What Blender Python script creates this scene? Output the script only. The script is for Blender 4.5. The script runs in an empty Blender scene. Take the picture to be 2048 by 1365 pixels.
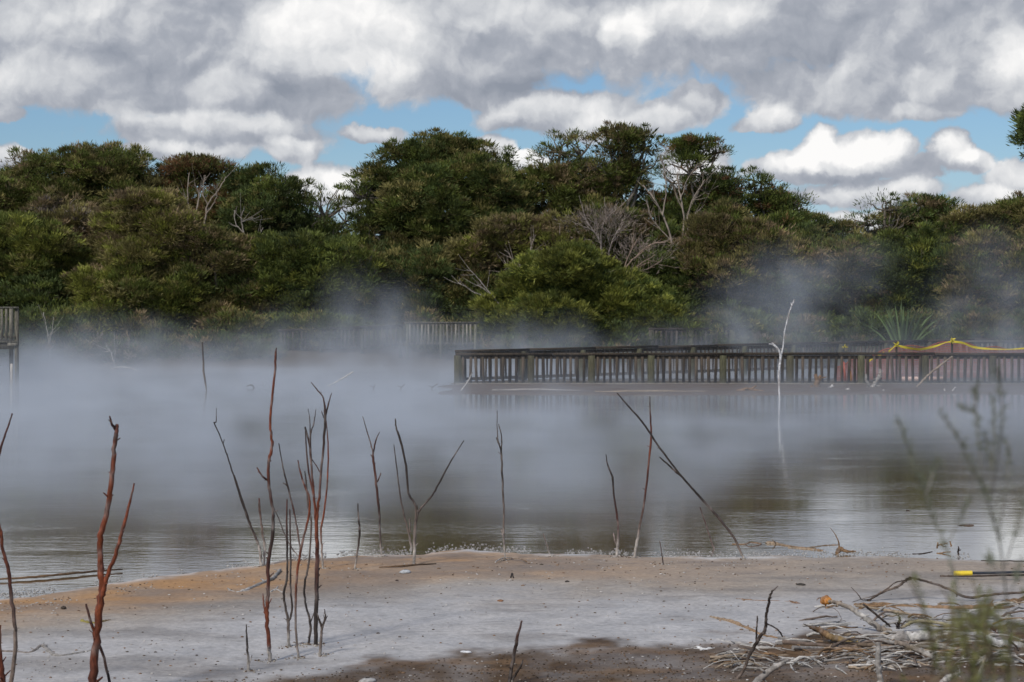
import bpy, math, random
import numpy as np
from mathutils import Vector
R = math.radians
rng = np.random.default_rng(7)
random.seed(7)
scene = bpy.context.scene
COL = scene.collection

# ------------------------------------------------------------------ camera
CAMZ, F, HZ = 2.4, 4000.0, 610.0          # eye height, focal length in photo pixels, horizon row
cam_d = bpy.data.cameras.new('camera')
cam = bpy.data.objects.new('camera', cam_d); COL.objects.link(cam)
cam.location = (0, 0, CAMZ); cam.rotation_euler = (R(90), 0, 0)
cam_d.sensor_width = 36; cam_d.lens = 36 * F / 2048
cam_d.shift_y = -(682.5 - HZ) / 2048
cam_d.clip_start = 0.1; cam_d.clip_end = 5000
cam_d.dof.use_dof = True; cam_d.dof.focus_distance = 22; cam_d.dof.aperture_fstop = 8.0
scene.camera = cam

# ------------------------------------------------------------------ light
SUN_EL, SUN_AZ = 42, 212                   # azimuth clockwise from +Y
w = bpy.data.worlds.new('World'); scene.world = w; w.use_nodes = True
nt = w.node_tree; N = nt.nodes; L = nt.links; N.clear()

def nd(tree, typ, **kw):
    n = tree.nodes.new(typ)
    for k, v in kw.items():
        if k.startswith('i_'):
            n.inputs[int(k[2:]) if k[2:].isdigit() else k[2:]].default_value = v
        else: setattr(n, k, v)
    return n
def mth(tree, op, a, b=None, c=None, clamp=False):
    n = tree.nodes.new('ShaderNodeMath'); n.operation = op; n.use_clamp = clamp
    for i, v in enumerate((a, b, c)):
        if v is None: continue
        if isinstance(v, (int, float)): n.inputs[i].default_value = v
        else: tree.links.new(v, n.inputs[i])
    return n.outputs[0]
def sstep(tree, v, a, b, lo=0.0, hi=1.0):
    n = tree.nodes.new('ShaderNodeMapRange'); n.interpolation_type = 'SMOOTHSTEP'
    tree.links.new(v, n.inputs[0])
    for i, x in zip((1, 2, 3, 4), (a, b, lo, hi)): n.inputs[i].default_value = x
    return n.outputs[0]
def mixc(tree, f, a, b):
    n = tree.nodes.new('ShaderNodeMix'); n.data_type = 'RGBA'
    for sock, v in ((n.inputs[0], f), (n.inputs[6], a), (n.inputs[7], b)):
        if isinstance(v, (int, float)): sock.default_value = v
        elif isinstance(v, tuple): sock.default_value = (*v, 1)
        else: tree.links.new(v, sock)
    return n.outputs[2]

sky = nd(nt, 'ShaderNodeTexSky', sky_type='NISHITA', sun_disc=False, sun_elevation=R(SUN_EL), sun_rotation=R(SUN_AZ))
sky.air_density = 1.0; sky.dust_density = 0.3; sky.ozone_density = 3.0
gen = nd(nt, 'ShaderNodeTexCoord').outputs['Generated']
sep = nd(nt, 'ShaderNodeSeparateXYZ'); L.new(gen, sep.inputs[0])
az = mth(nt, 'ARCTAN2', sep.outputs[0], sep.outputs[1])
el = mth(nt, 'ARCSINE', sep.outputs[2])
K = 10.0                                    # 1 unit = 400 photo pixels = 0.1 rad
cmb = nd(nt, 'ShaderNodeCombineXYZ')
L.new(mth(nt, 'MULTIPLY', az, K), cmb.inputs[0]); L.new(mth(nt, 'MULTIPLY', el, K), cmb.inputs[1])
pos = cmb.outputs[0]
def sky_pt(px, py):
    d = Vector(((px - 1024) / F, 1, (HZ - py) / F)).normalized()
    return math.atan2(d.x, d.y) * K, math.asin(d.z) * K
# warp
wn = nd(nt, 'ShaderNodeTexNoise', noise_dimensions='2D', i_Scale=2.3, i_Detail=6.0, i_Roughness=0.6); L.new(pos, wn.inputs['Vector'])
wv = nd(nt, 'ShaderNodeVectorMath', operation='SUBTRACT'); L.new(wn.outputs['Color'], wv.inputs[0]); wv.inputs[1].default_value = (.5, .5, .5)
wm = nd(nt, 'ShaderNodeVectorMath', operation='MULTIPLY_ADD'); L.new(wv.outputs[0], wm.inputs[0]); wm.inputs[1].default_value = (.27, .19, 0); L.new(pos, wm.inputs[2])
wpos = wm.outputs[0]
def blob_v(px, py, rx, ry):
    cx, cy = sky_pt(px, py)
    m = nd(nt, 'ShaderNodeVectorMath', operation='MULTIPLY_ADD')
    L.new(wpos, m.inputs[0]); sx, sy = 400 / rx, 400 / ry
    m.inputs[1].default_value = (sx, sy, 0); m.inputs[2].default_value = (-cx * sx, -cy * sy, 0)
    ln = nd(nt, 'ShaderNodeVectorMath', operation='LENGTH'); L.new(m.outputs[0], ln.inputs[0])
    return m.outputs[0], ln.outputs['Value']
def blob(px, py, rx, ry):
    return mth(nt, 'SUBTRACT', 1.0, blob_v(px, py, rx, ry)[1])
CLOUDS = [(100, 20, 620, 165), (700, 40, 560, 145), (1300, 20, 620, 160), (1850, 40, 520, 160), (90, 165, 170, 50),
          (330, 165, 250, 85), (560, 190, 170, 60), (420, 270, 240, 52), (560, 298, 80, 32), (300, 310, 160, 22),
          (900, 150, 240, 60), (1120, 225, 165, 46), (1320, 232, 70, 28), (1400, 195, 60, 40), (1190, 248, 120, 28),
          (1700, 165, 300, 60), (1820, 215, 110, 30), (2010, 140, 100, 72),
          (1545, 228, 54, 34), (1515, 245, 56, 18),
          (1645, 285, 44, 46), (1705, 302, 66, 36), (1690, 325, 120, 34), (1770, 305, 60, 44), (1620, 340, 90, 26), (1840, 345, 50, 24), (1740, 385, 150, 26), (1640, 390, 60, 18),
          (1900, 308, 40, 40), (1940, 325, 60, 28), (2030, 350, 80, 46), (2020, 395, 120, 28),
          (990, 300, 42, 34), (1040, 328, 50, 30), (30, 318, 80, 26), (740, 264, 66, 18), (0, 225, 60, 18),
          (625, 372, 66, 46), (705, 385, 55, 46), (1400, 345, 60, 60), (1700, 440, 160, 26), (1960, 432, 120, 18)]
cov_f = blob(*CLOUDS[0])
for q in CLOUDS[1:]: cov_f = mth(nt, 'SMOOTH_MAX', cov_f, blob(*q), 0.12)
gn = nd(nt, 'ShaderNodeTexNoise', i_Scale=2.2, i_Detail=3.0); L.new(gen, gn.inputs['Vector'])
gcov = mth(nt, 'MULTIPLY_ADD', gn.outputs[0], 4.0, -2.25)
outside = mth(nt, 'MAXIMUM', sstep(nt, mth(nt, 'ABSOLUTE', az), 0.27, 0.36), sstep(nt, el, 0.16, 0.22))
inside = mth(nt, 'SUBTRACT', 1.0, outside)
cov = mth(nt, 'ADD', mth(nt, 'MULTIPLY', cov_f, inside), mth(nt, 'MULTIPLY', gcov, outside))
def billow(off):
    a = nd(nt, 'ShaderNodeVectorMath', operation='ADD'); L.new(wpos, a.inputs[0]); a.inputs[1].default_value = off
    n1 = nd(nt, 'ShaderNodeTexNoise', noise_dimensions='2D', i_Scale=2.2, i_Detail=8.0, i_Roughness=0.55); L.new(a.outputs[0], n1.inputs['Vector'])
    v1 = nd(nt, 'ShaderNodeTexVoronoi', voronoi_dimensions='2D', i_Scale=5.5); v1.feature = 'SMOOTH_F1'; v1.inputs['Detail'].default_value = 2.5
    v1.inputs['Smoothness'].default_value = 0.5; v1.inputs['Roughness'].default_value = .5; v1.normalize = True
    L.new(a.outputs[0], v1.inputs['Vector'])
    return mth(nt, 'SUBTRACT', n1.outputs[0], mth(nt, 'MULTIPLY', v1.outputs['Distance'], 0.36))
b0 = billow((0, 0, 0)); b1 = billow((-.03, .06, 0))
dens = mth(nt, 'ADD', cov, mth(nt, 'MULTIPLY_ADD', b0, 1.3, -0.36))
alpha = sstep(nt, dens, -0.04, 0.28)
relief = mth(nt, 'SUBTRACT', b0, b1)
PUFFS = [(90, 165, 180, 62, .26), (150, 30, 220, 80, .22), (465, 178, 95, 48, .42), (690, 75, 215, 128, .62), (740, 150, 120, 50, .25), (1000, 30, 170, 60, .22), (1250, 70, 56, 56, .5), (1400, 35, 170, 66, .40), (1190, 50, 150, 60, .12), (2035, 130, 80, 80, .62),
         (430, 250, 200, 34, .38), (575, 290, 60, 26, .45), (420, 308, 180, 20, .3), (1110, 225, 150, 36, .42), (1210, 250, 100, 26, .35), (1320, 232, 60, 24, .3), (1395, 205, 34, 24, .25), (250, 235, 90, 40, .2),
         (1540, 232, 58, 34, .40), (1645, 288, 46, 48, .66), (1705, 300, 60, 36, .4), (1690, 322, 120, 44, .40), (1770, 300, 60, 44, .60), (1600, 338, 76, 32, .50), (1740, 386, 155, 24, .42), (1900, 308, 40, 38, .56), (1940, 322, 46, 26, .5), (2015, 348, 76, 44, .42), (2010, 392, 110, 24, .45),
         (995, 302, 50, 36, .56), (1040, 326, 48, 30, .52), (30, 314, 90, 26, .46), (630, 372, 66, 48, .56), (703, 382, 52, 46, .5), (740, 262, 60, 18, .25), (1830, 222, 66, 24, .22), (1760, 165, 190, 60, .14), (1400, 345, 60, 50, .45), (1700, 440, 170, 26, .4), (1960, 432, 130, 18, .4), (890, 160, 150, 60, .1)]
SHADES = [(300, 160, 230, 80, -.16), (590, 200, 170, 55, -.20), (900, 175, 190, 40, -.14), (1080, 175, 240, 36, -.16), (1600, 85, 220, 60, -.07), (1180, 235, 120, 12, -.1), (1680, 352, 150, 10, -.22), (1000, 110, 120, 60, -.08)]
tone = mth(nt, 'MULTIPLY_ADD', relief, .95, .28)
tone = mth(nt, 'ADD', tone, mth(nt, 'MULTIPLY_ADD', b0, .26, -.07))
for (x, y, rx, ry, a) in PUFFS:
    v, l = blob_v(x, y, rx * 1.12, ry * 1.12); sp = nd(nt, 'ShaderNodeSeparateXYZ'); L.new(v, sp.inputs[0])
    g = mth(nt, 'MULTIPLY', sstep(nt, l, 1.0, .45), sstep(nt, sp.outputs[1], -1.0, .25, 0, a)); tone = mth(nt, 'ADD', tone, mth(nt, 'MULTIPLY', g, inside))
for (x, y, rx, ry, a) in SHADES:
    tone = mth(nt, 'ADD', tone, mth(nt, 'MULTIPLY', sstep(nt, blob(x, y, rx * 1.2, ry * 1.2), 0, .9, 0, a), inside))
tone = mth(nt, 'ADD', tone, mth(nt, 'MULTIPLY', outside, 0.38))
cr = nd(nt, 'ShaderNodeValToRGB'); L.new(tone, cr.inputs[0])
cr.color_ramp.elements[0].position = 0.0; cr.color_ramp.elements[0].color = (.27, .30, .36, 1)
cr.color_ramp.elements[1].position = 1.0; cr.color_ramp.elements[1].color = (.98, .97, .96, 1)
e = cr.color_ramp.elements.new(.30); e.color = (.40, .425, .48, 1)
e = cr.color_ramp.elements.new(.62); e.color = (.67, .685, .71, 1)
skyc = nd(nt, 'ShaderNodeVectorMath', operation='MULTIPLY'); L.new(sky.outputs[0], skyc.inputs[0]); skyc.inputs[1].default_value = (.060, .072, .086)
low = sstep(nt, el, 0.0, .085)             # pale air close to the horizon
skyl = mixc(nt, low, (.42, .55, .70), skyc.outputs[0])
wcol = mixc(nt, alpha, skyl, cr.outputs[0])
wcol = mixc(nt, sstep(nt, el, -0.06, -0.005), (.10, .10, .09), wcol)
bg = nd(nt, 'ShaderNodeBackground', i_Strength=1.0); L.new(wcol, bg.inputs[0])
out = nd(nt, 'ShaderNodeOutputWorld'); L.new(bg.outputs[0], out.inputs[0])
w.cycles.sampling_method = 'MANUAL'; w.cycles.sample_map_resolution = 512

sun_d = bpy.data.lights.new('sun', 'SUN'); sun_d.energy = 2.7; sun_d.angle = R(8); sun_d.color = (1, .93, .83)
sun = bpy.data.objects.new('sun', sun_d); COL.objects.link(sun)
a_, e_ = R(SUN_AZ), R(SUN_EL)
sdir = Vector((math.sin(a_) * math.cos(e_), math.cos(a_) * math.cos(e_), math.sin(e_)))
sun.rotation_euler = sdir.to_track_quat('Z', 'Y').to_euler()
sun.location = (0, -20, 60)

scene.view_settings.view_transform = 'Standard'; scene.view_settings.look = 'None'
scene.view_settings.exposure = 0.0; scene.view_settings.gamma = 1.0
cy = scene.cycles
cy.use_denoising = True; cy.denoising_input_passes = 'RGB_ALBEDO_NORMAL'; cy.denoiser = 'OPENIMAGEDENOISE'
cy.max_bounces = 5; cy.diffuse_bounces = 2; cy.glossy_bounces = 2; cy.transmission_bounces = 2
cy.volume_bounces = 1; cy.transparent_max_bounces = 6
cy.volume_step_rate = 3.0; cy.volume_max_steps = 128
cy.sample_clamp_indirect = 4.0

# ------------------------------------------------------------------ helpers
def P(px, py, Y): return np.array([(px - 1024) / F * Y, Y, CAMZ - (py - HZ) / F * Y])
def GY(py, z=0.03): return (CAMZ - z) * F / (py - HZ)
def lattice(ix, iy, seed):
    h = (ix * 374761393 + iy * 668265263 + seed * 1442695041) & 0x7fffffff
    h = ((h ^ (h >> 13)) * 1274126177) & 0x7fffffff
    return ((h ^ (h >> 16)) & 0xffff) / 65535.0
def vnoise(x, y, seed=0):
    x = np.asarray(x, float); y = np.asarray(y, float)
    ix = np.floor(x).astype(np.int64); iy = np.floor(y).astype(np.int64)
    fx = x - ix; fy = y - iy; fx = fx * fx * (3 - 2 * fx); fy = fy * fy * (3 - 2 * fy)
    a = lattice(ix, iy, seed); b = lattice(ix + 1, iy, seed); c = lattice(ix, iy + 1, seed); d = lattice(ix + 1, iy + 1, seed)
    return (a * (1 - fx) + b * fx) * (1 - fy) + (c * (1 - fx) + d * fx) * fy
def fbm(x, y, oct=4, seed=0):
    s = 0; a = .5; t = 0
    for i in range(oct):
        s = s + a * vnoise(x * 2 ** i, y * 2 ** i, seed + i * 17); t += a; a *= .55
    return s / t
def smooth(v, a, b):
    t = np.clip((v - a) / (b - a), 0, 1); return t * t * (3 - 2 * t)

class MB:
    """collects vertices, faces and a colour per vertex"""
    def __init__(s): s.v = []; s.f = []; s.c = []; s.n = 0
    def add(s, v, f, c):
        v = np.asarray(v, float).reshape(-1, 3); f = np.asarray(f, np.int64)
        s.v.append(v); s.f.append(f + s.n); c = np.asarray(c, float)
        s.c.append(np.broadcast_to(c, (len(v), 3)) if c.ndim == 1 else c); s.n += len(v)
    def box(s, lo, hi, c, jit=0.0):
        (a, b, d), (e, g, h) = lo, hi
        v = np.array([(a, b, d), (e, b, d), (e, g, d), (a, g, d), (a, b, h), (e, b, h), (e, g, h), (a, g, h)], float)
        if jit: v = v + rng.normal(0, jit, v.shape)
        s.add(v, [(0, 3, 2, 1), (4, 5, 6, 7), (0, 1, 5, 4), (1, 2, 6, 5), (2, 3, 7, 6), (3, 0, 4, 7)], c)
    def obox(s, p0, p1, wd, ht, c, updir=(0, 0, 1)):
        """beam from p0 to p1, wd across, ht tall"""
        p0 = np.array(p0, float); p1 = np.array(p1, float); d = p1 - p0; d /= np.linalg.norm(d)
        u = np.array(updir, float); sd = np.cross(d, u); sd /= np.linalg.norm(sd); u = np.cross(sd, d)
        v = [p + sd * a * wd / 2 + u * b * ht / 2 for p in (p0, p1) for a, b in ((-1, -1), (1, -1), (1, 1), (-1, 1))]
        s.add(v, [(0, 1, 2, 3), (7, 6, 5, 4), (0, 4, 5, 1), (1, 5, 6, 2), (2, 6, 7, 3), (3, 7, 4, 0)], c)
    def tube(s, pts, rad, col, sides=7, cap=True):
        pts = np.asarray(pts, float); rad = np.asarray(rad, float); n = len(pts)
        col = np.asarray(col, float)
        if col.ndim == 1: col = np.repeat(col[None], n, 0)
        t = np.gradient(pts, axis=0); t /= (np.linalg.norm(t, axis=1)[:, None] + 1e-9)
        ref = np.array([0.13, 1, 0.21]); ref /= np.linalg.norm(ref)
        a = np.cross(t, ref); a /= (np.linalg.norm(a, axis=1)[:, None] + 1e-9); b = np.cross(t, a)
        ang = np.arange(sides) / sides * 2 * math.pi
        ring = pts[:, None] + rad[:, None, None] * (np.cos(ang)[None, :, None] * a[:, None] + np.sin(ang)[None, :, None] * b[:, None])
        v = ring.reshape(-1, 3); i = np.arange(n - 1)[:, None] * sides; j = np.arange(sides)[None]; j2 = (j + 1) % sides
        f = np.stack([i + j, i + j2, i + sides + j2, i + sides + j], -1).reshape(-1, 4)
        s.add(v, f, np.repeat(col, sides, 0))
        if cap:
            for e, k in ((0, 0), (n - 1, 1)):
                base = s.n; s.add(np.vstack([v[e * sides:(e + 1) * sides], pts[e][None]]), [(q, (q + 1) % sides, sides, sides) if k else ((q + 1) % sides, q, sides, sides) for q in range(sides)], col[e])
    def blades(s, p, d, ln, wd, col, twist=None):
        """leaf-shaped quads: base point p, direction d (both n x 3)"""
        n = len(p); d = d / (np.linalg.norm(d, axis=1)[:, None] + 1e-9)
        r = rng.normal(size=(n, 3)) if twist is None else twist
        sd = np.cross(d, r); sd /= (np.linalg.norm(sd, axis=1)[:, None] + 1e-9)
        ln = np.broadcast_to(ln, n)[:, None]; wd = np.broadcast_to(wd, n)[:, None]
        v = np.stack([p, p + d * ln * .45 + sd * wd * .5, p + d * ln, p + d * ln * .45 - sd * wd * .5], 1).reshape(-1, 3)
        f = np.arange(n * 4).reshape(n, 4)
        s.add(v, f, np.repeat(np.broadcast_to(col, (n, 3)), 4, 0))
    def build(s, name, mat, parent=None, shade=False, off=None):
        v = np.vstack(s.v); f = np.vstack([x for x in s.f]); c = np.vstack(s.c)
        if off is not None: v = v - np.asarray(off)
        me = bpy.data.meshes.new(name)
        tri = f[:, 2] == f[:, 3]
        if tri.any():
            me.from_pydata(v.tolist(), [], [tuple(x[:3]) if x[2] == x[3] else tuple(x) for x in f.tolist()])
        else:
            me.vertices.add(len(v)); me.vertices.foreach_set('co', v.astype(np.float32).ravel())
            me.loops.add(len(f) * 4); me.loops.foreach_set('vertex_index', f.astype(np.int32).ravel())
            me.polygons.add(len(f)); me.polygons.foreach_set('loop_start', np.arange(len(f), dtype=np.int32) * 4)
            me.update(calc_edges=True)
        at = me.color_attributes.new('tone', 'FLOAT_COLOR', 'POINT')
        at.data.foreach_set('color', np.hstack([c, np.ones((len(c), 1))]).astype(np.float32).ravel())
        if shade: me.polygons.foreach_set('use_smooth', np.ones(len(me.polygons), bool))
        me.materials.append(mat); me.update()
        o = bpy.data.objects.new(name, me); COL.objects.link(o)
        if parent is not None: o.parent = parent
        return o

def tag(o, label=None, cat=None, group=None, kind=None):
    if label: o['label'] = label
    if cat: o['category'] = cat
    if group: o['group'] = group
    if kind: o['kind'] = kind
    return o
def empty(name, loc, label, cat, group=None):
    o = bpy.data.objects.new(name, None); COL.objects.link(o); o.location = [float(q) for q in loc]; o.empty_display_size = .2
    return tag(o, label, cat, group)
def spline(pts, n=6):
    """Catmull-Rom through rows of numbers"""
    p = np.asarray(pts, float)
    if len(p) == 2: return p[0] + (p[1] - p[0]) * np.linspace(0, 1, n + 1)[:, None]
    q = np.vstack([2 * p[0] - p[1], p, 2 * p[-1] - p[-2]]); o = []
    for i in range(1, len(q) - 2):
        t = np.linspace(0, 1, n, endpoint=False)[:, None]
        a, b, c, d = q[i - 1], q[i], q[i + 1], q[i + 2]
        o.append(.5 * (2 * b + (c - a) * t + (2 * a - 5 * b + 4 * c - d) * t * t + (3 * b - a - 3 * c + d) * t ** 3))
    o.append(p[-1][None]); return np.vstack(o)

# ------------------------------------------------------------------ materials
def new_mat(name):
    m = bpy.data.materials.new(name); m.use_nodes = True; t = m.node_tree; t.nodes.clear()
    return m, t, nd(t, 'ShaderNodeOutputMaterial'), nd(t, 'ShaderNodeBsdfPrincipled')
def tone_mat(name, rough=.75, nscale=30, amt=.35, bump=.3, bdist=.004, translucent=0.0, stretch=(1, 1, 1), spec=.3):
    m, t, o, b = new_mat(name)
    at = nd(t, 'ShaderNodeAttribute', attribute_name='tone')
    tc = nd(t, 'ShaderNodeTexCoord'); mp = nd(t, 'ShaderNodeMapping'); t.links.new(tc.outputs['Object'], mp.inputs[0]); mp.inputs['Scale'].default_value = stretch
    n = nd(t, 'ShaderNodeTexNoise', i_Scale=float(nscale), i_Detail=5.0, i_Roughness=.65); t.links.new(mp.outputs[0], n.inputs['Vector'])
    fac = sstep(t, n.outputs[0], .3, .7, 1 - amt, 1 + amt)
    vm = nd(t, 'ShaderNodeVectorMath', operation='SCALE'); t.links.new(at.outputs['Color'], vm.inputs[0]); t.links.new(fac, vm.inputs['Scale'])
    t.links.new(vm.outputs[0], b.inputs['Base Color']); b.inputs['Roughness'].default_value = rough; b.inputs['Specular IOR Level'].default_value = spec
    if bump:
        bp = nd(t, 'ShaderNodeBump', i_Strength=bump, i_Distance=bdist); t.links.new(n.outputs[0], bp.inputs['Height']); t.links.new(bp.outputs[0], b.inputs['Normal'])
    sh = b.outputs[0]
    if translucent:
        tr = nd(t, 'ShaderNodeBsdfTranslucent'); t.links.new(vm.outputs[0], tr.inputs[0])
        mx = nd(t, 'ShaderNodeMixShader', i_0=translucent); t.links.new(sh, mx.inputs[1]); t.links.new(tr.outputs[0], mx.inputs[2]); sh = mx.outputs[0]
    t.links.new(sh, o.inputs[0]); return m
M_LEAF = tone_mat('foliage', .6, .9, .28, 0, translucent=.22, spec=.25)
M_BARK = tone_mat('bark', .7, 14, .45, .5, .006, stretch=(1, 1, .25), spec=.25)
M_TWIG = tone_mat('stem_bark', .5, 60, .5, .6, .003, stretch=(1, 1, .3), spec=.4)
M_DRIFT = tone_mat('driftwood', .8, 35, .35, .6, .004, spec=.2)
M_WOOD = tone_mat('weathered_timber', .85, 9, .4, .4, .004, stretch=(3, 3, .5), spec=.2)
M_PLAIN = tone_mat('plastic', .5, 20, .12, 0, spec=.4)
M_TAPE = tone_mat('tape_plastic', .4, 20, .12, 0, translucent=.3, spec=.4)
M_STONE = tone_mat('stone', .8, 40, .25, .3, .003)

# ------------------------------------------------------------------ ground and water
SH = [(-900, 1330), (-300, 1240), (0, 1196), (100, 1186), (230, 1166), (400, 1146), (520, 1131), (580, 1118), (700, 1111), (800, 1110), (930, 1100), (1100, 1108), (1300, 1113), (1450, 1117), (1600, 1113), (1750, 1112), (1900, 1118), (2048, 1122), (2600, 1125), (4000, 1110)]
SHP = np.array([((u - 1024) / F * GY(v, 0), GY(v, 0)) for u, v in SH]); SHP = SHP[np.argsort(SHP[:, 0])]
def ground_h(x, y):
    n = fbm(x * 1.3, y * 1.3, 4, 3) - .5; n2 = fbm(x * 7, y * 7, 3, 9) - .5
    s = np.interp(x, SHP[:, 0], SHP[:, 1]) + (fbm(x * 1.7, x * 0 + .5, 4, 5) - .5) * .5
    d = s - y
    near = np.where(d > 0, .055 * (1 - np.exp(-d / .9)), -.35 * (1 - np.exp(d / 2.2))) + n * .028 * np.clip(np.abs(d), .2, 1) + n2 * .012
    near = near + .8 * smooth(-y, -11.3, -6.5)
    # low spit carrying the boardwalk, joined to land on the right
    sx = x + 2.6 + (fbm(y * .4, x * .0, 2, 8) - .5) * 2
    e0 = 53.2 + (fbm(x * .35, x * 0 + 3, 3, 21) - .5) * 1.8
    back = np.where(x > 9, 61 + (x - 9) * 3, 61.5)
    m = smooth(sx, -.8, .8) * smooth(y, e0 - .6, e0 + .7) * smooth(-y, -back - .6, -back + .6)
    h = np.where(y < 40, near, -.35) ; h = h + m * (.385 + n * .06)
    f = 76.5 + (fbm(x * .15, x * 0 + 7, 3, 31) - .5) * 3
    far = smooth(y, f - .8, f + 3.5) * 1.15 + smooth(y, 84, 130) * 1.5 + smooth(y, 130, 600) * 3
    h = np.where(y > 60, np.maximum(h, -.35 + far + n * .3 * smooth(y, f, f + 4)), h)
    side = smooth(np.abs(x), 42, 50) * smooth(y, 18, 30)
    return h + side * 1.1
def axis(segs):
    o = [np.array([segs[0][0]])]
    for a, b, n in segs: o.append(np.linspace(a, b, n + 1)[1:])
    return np.concatenate(o)
gx = axis([(-2500, -100, 8), (-100, -24, 20), (-24, -6, 60), (-6, 6, 270), (6, 24, 60), (24, 100, 20), (100, 2500, 8)])
gy = axis([(-300, 6, 10), (6, 11.5, 20), (11.5, 24, 330), (24, 50, 20), (50, 64, 70), (64, 92, 60), (92, 200, 20), (200, 3000, 12)])
X, Y = np.meshgrid(gx, gy); Z = ground_h(X, Y)
uu = 1024 + F * X / np.maximum(Y, 1); vv = HZ + CAMZ * F / np.maximum(Y, 1)
j1 = (fbm(X * 1.1, Y * .9, 5, 40) - .5); j2 = (fbm(X * 3.3, Y * 2.0, 5, 50) - .5)
shv = np.interp(uu, [a for a, b in SH], [b for a, b in SH])
dd = vv - shv                                        # rows below the shoreline
def band(a0, a1, b0, b1): return smooth(dd + j1 * 60 + j2 * 25, a0, a1) * (1 - smooth(dd + j1 * 60 + j2 * 25, b0, b1))
wet_end = np.interp(uu, [0, 300, 560, 1000, 1400, 2048], [60, 75, 80, 75, 60, 50])
t_ = dd + j1 * 45 + j2 * 22
orange = (1 - smooth(t_, wet_end - 25, wet_end + 14)) * np.interp(uu, [0, 600, 900, 1300, 1600], [1, .95, .7, .4, .15]) * (.9 + .9 * j2 + .5 * j1)
white = smooth(t_, wet_end - 5, wet_end + 55)
dk = np.interp(uu, [-400, 0, 300, 560, 700, 850, 1000, 1200, 1400, 1700, 2048, 2600], [1450, 1405, 1385, 1368, 1345, 1325, 1308, 1300, 1290, 1280, 1268, 1262])
dark = smooth(vv + j1 * 40 + j2 * 70, dk - 4, dk + 24)
foam = np.exp(-((dd - 2 + j2 * 14) / 7.0) ** 2) * smooth(j2 + .5, .42, .6) * np.interp(uu, [0, 850, 950, 1500, 1700, 2048], [.9, .5, 1, .9, .6, .5])
nearm = (Y < 30)
orange, white, dark, foam = [np.where(nearm, q, 0) for q in (orange, white, dark, foam)]
c_or, c_be, c_wh, c_dk, c_fo = [np.array(q) for q in ((.40, .235, .115), (.36, .315, .27), (.46, .455, .46), (.088, .054, .028), (.56, .56, .56))]
def mx(a, b, m): return a * (1 - m[..., None]) + b * m[..., None]
C = np.broadcast_to(c_be, X.shape + (3,)).copy()
C = mx(C, c_wh, np.clip(white * (.85 + j1 * .5), 0, 1)); C = mx(C, c_or, np.clip(orange, 0, 1)); C = mx(C, c_fo, np.clip(foam, 0, 1)); C = mx(C, c_dk, np.clip(dark * (.9 + .9 * j2), 0, 1)); C = mx(C, np.array((.20, .125, .07)), np.clip(dark, 0, 1) * smooth(fbm(X * 2.2 + 9, Y * 5, 4, 91), .5, .68) * .55)
greyp = smooth(fbm(X * .8 + 3, Y * 1.6, 4, 77), .52, .7) * (1 - dark) * .5 * nearm
C = mx(C, np.array((.20, .18, .165)), greyp)
C = mx(C, np.array((.12, .09, .07)), np.where((Y > 45) & (Y < 70), 1.0, 0.0)); C = mx(C, np.array((.10, .08, .06)), smooth(Y, 70, 74))
g = MB(); g.v = [np.stack([X, Y, Z], -1).reshape(-1, 3)]; g.c = [C.reshape(-1, 3)]
ny, nx = X.shape; ii = (np.arange(ny - 1)[:, None] * nx + np.arange(nx - 1)[None]).reshape(-1)
g.f = [np.stack([ii, ii + 1, ii + nx + 1, ii + nx], -1)]; g.n = nx * ny
m, t, o, b = new_mat('sinter_ground')
at = nd(t, 'ShaderNodeAttribute', attribute_name='tone'); tc = nd(t, 'ShaderNodeTexCoord')
n1 = nd(t, 'ShaderNodeTexNoise', i_Scale=22.0, i_Detail=8.0, i_Roughness=.7); n2 = nd(t, 'ShaderNodeTexNoise', i_Scale=2.2, i_Detail=6.0, i_Roughness=.6); n3 = nd(t, 'ShaderNodeTexVoronoi', i_Scale=34.0)
for n in (n1, n2, n3): t.links.new(tc.outputs['Object'], n.inputs['Vector'])
f1 = sstep(t, n1.outputs[0], .25, .75, .78, 1.2); f2 = sstep(t, n2.outputs[0], .3, .7, .88, 1.08)
mp = nd(t, 'ShaderNodeMapping'); mp.inputs['Scale'].default_value = (2.2, 9, 1); t.links.new(tc.outputs['Object'], mp.inputs[0])
n4 = nd(t, 'ShaderNodeTexNoise', i_Scale=1.6, i_Detail=7.0, i_Roughness=.68); t.links.new(mp.outputs[0], n4.inputs['Vector']); f1 = mth(t, 'MULTIPLY', f1, sstep(t, n4.outputs[0], .30, .44, .62, 1.0))
vm = nd(t, 'ShaderNodeVectorMath', operation='SCALE'); t.links.new(at.outputs['Color'], vm.inputs[0]); t.links.new(mth(t, 'MULTIPLY', f1, f2), vm.inputs['Scale'])
t.links.new(vm.outputs[0], b.inputs['Base Color'])
t.links.new(sstep(t, n2.outputs[0], .4, .65, .55, .85), b.inputs['Roughness']); b.inputs['Specular IOR Level'].default_value = .12
bp = nd(t, 'ShaderNodeBump', i_Strength=.7, i_Distance=.012); t.links.new(n1.outputs[0], bp.inputs['Height'])
t.links.new(bp.outputs[0], b.inputs['Normal']); t.links.new(b.outputs[0], o.inputs[0])
tag(g.build('ground', m, shade=True), 'salt white and orange clay pond bank with dark mud', kind='structure')

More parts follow.
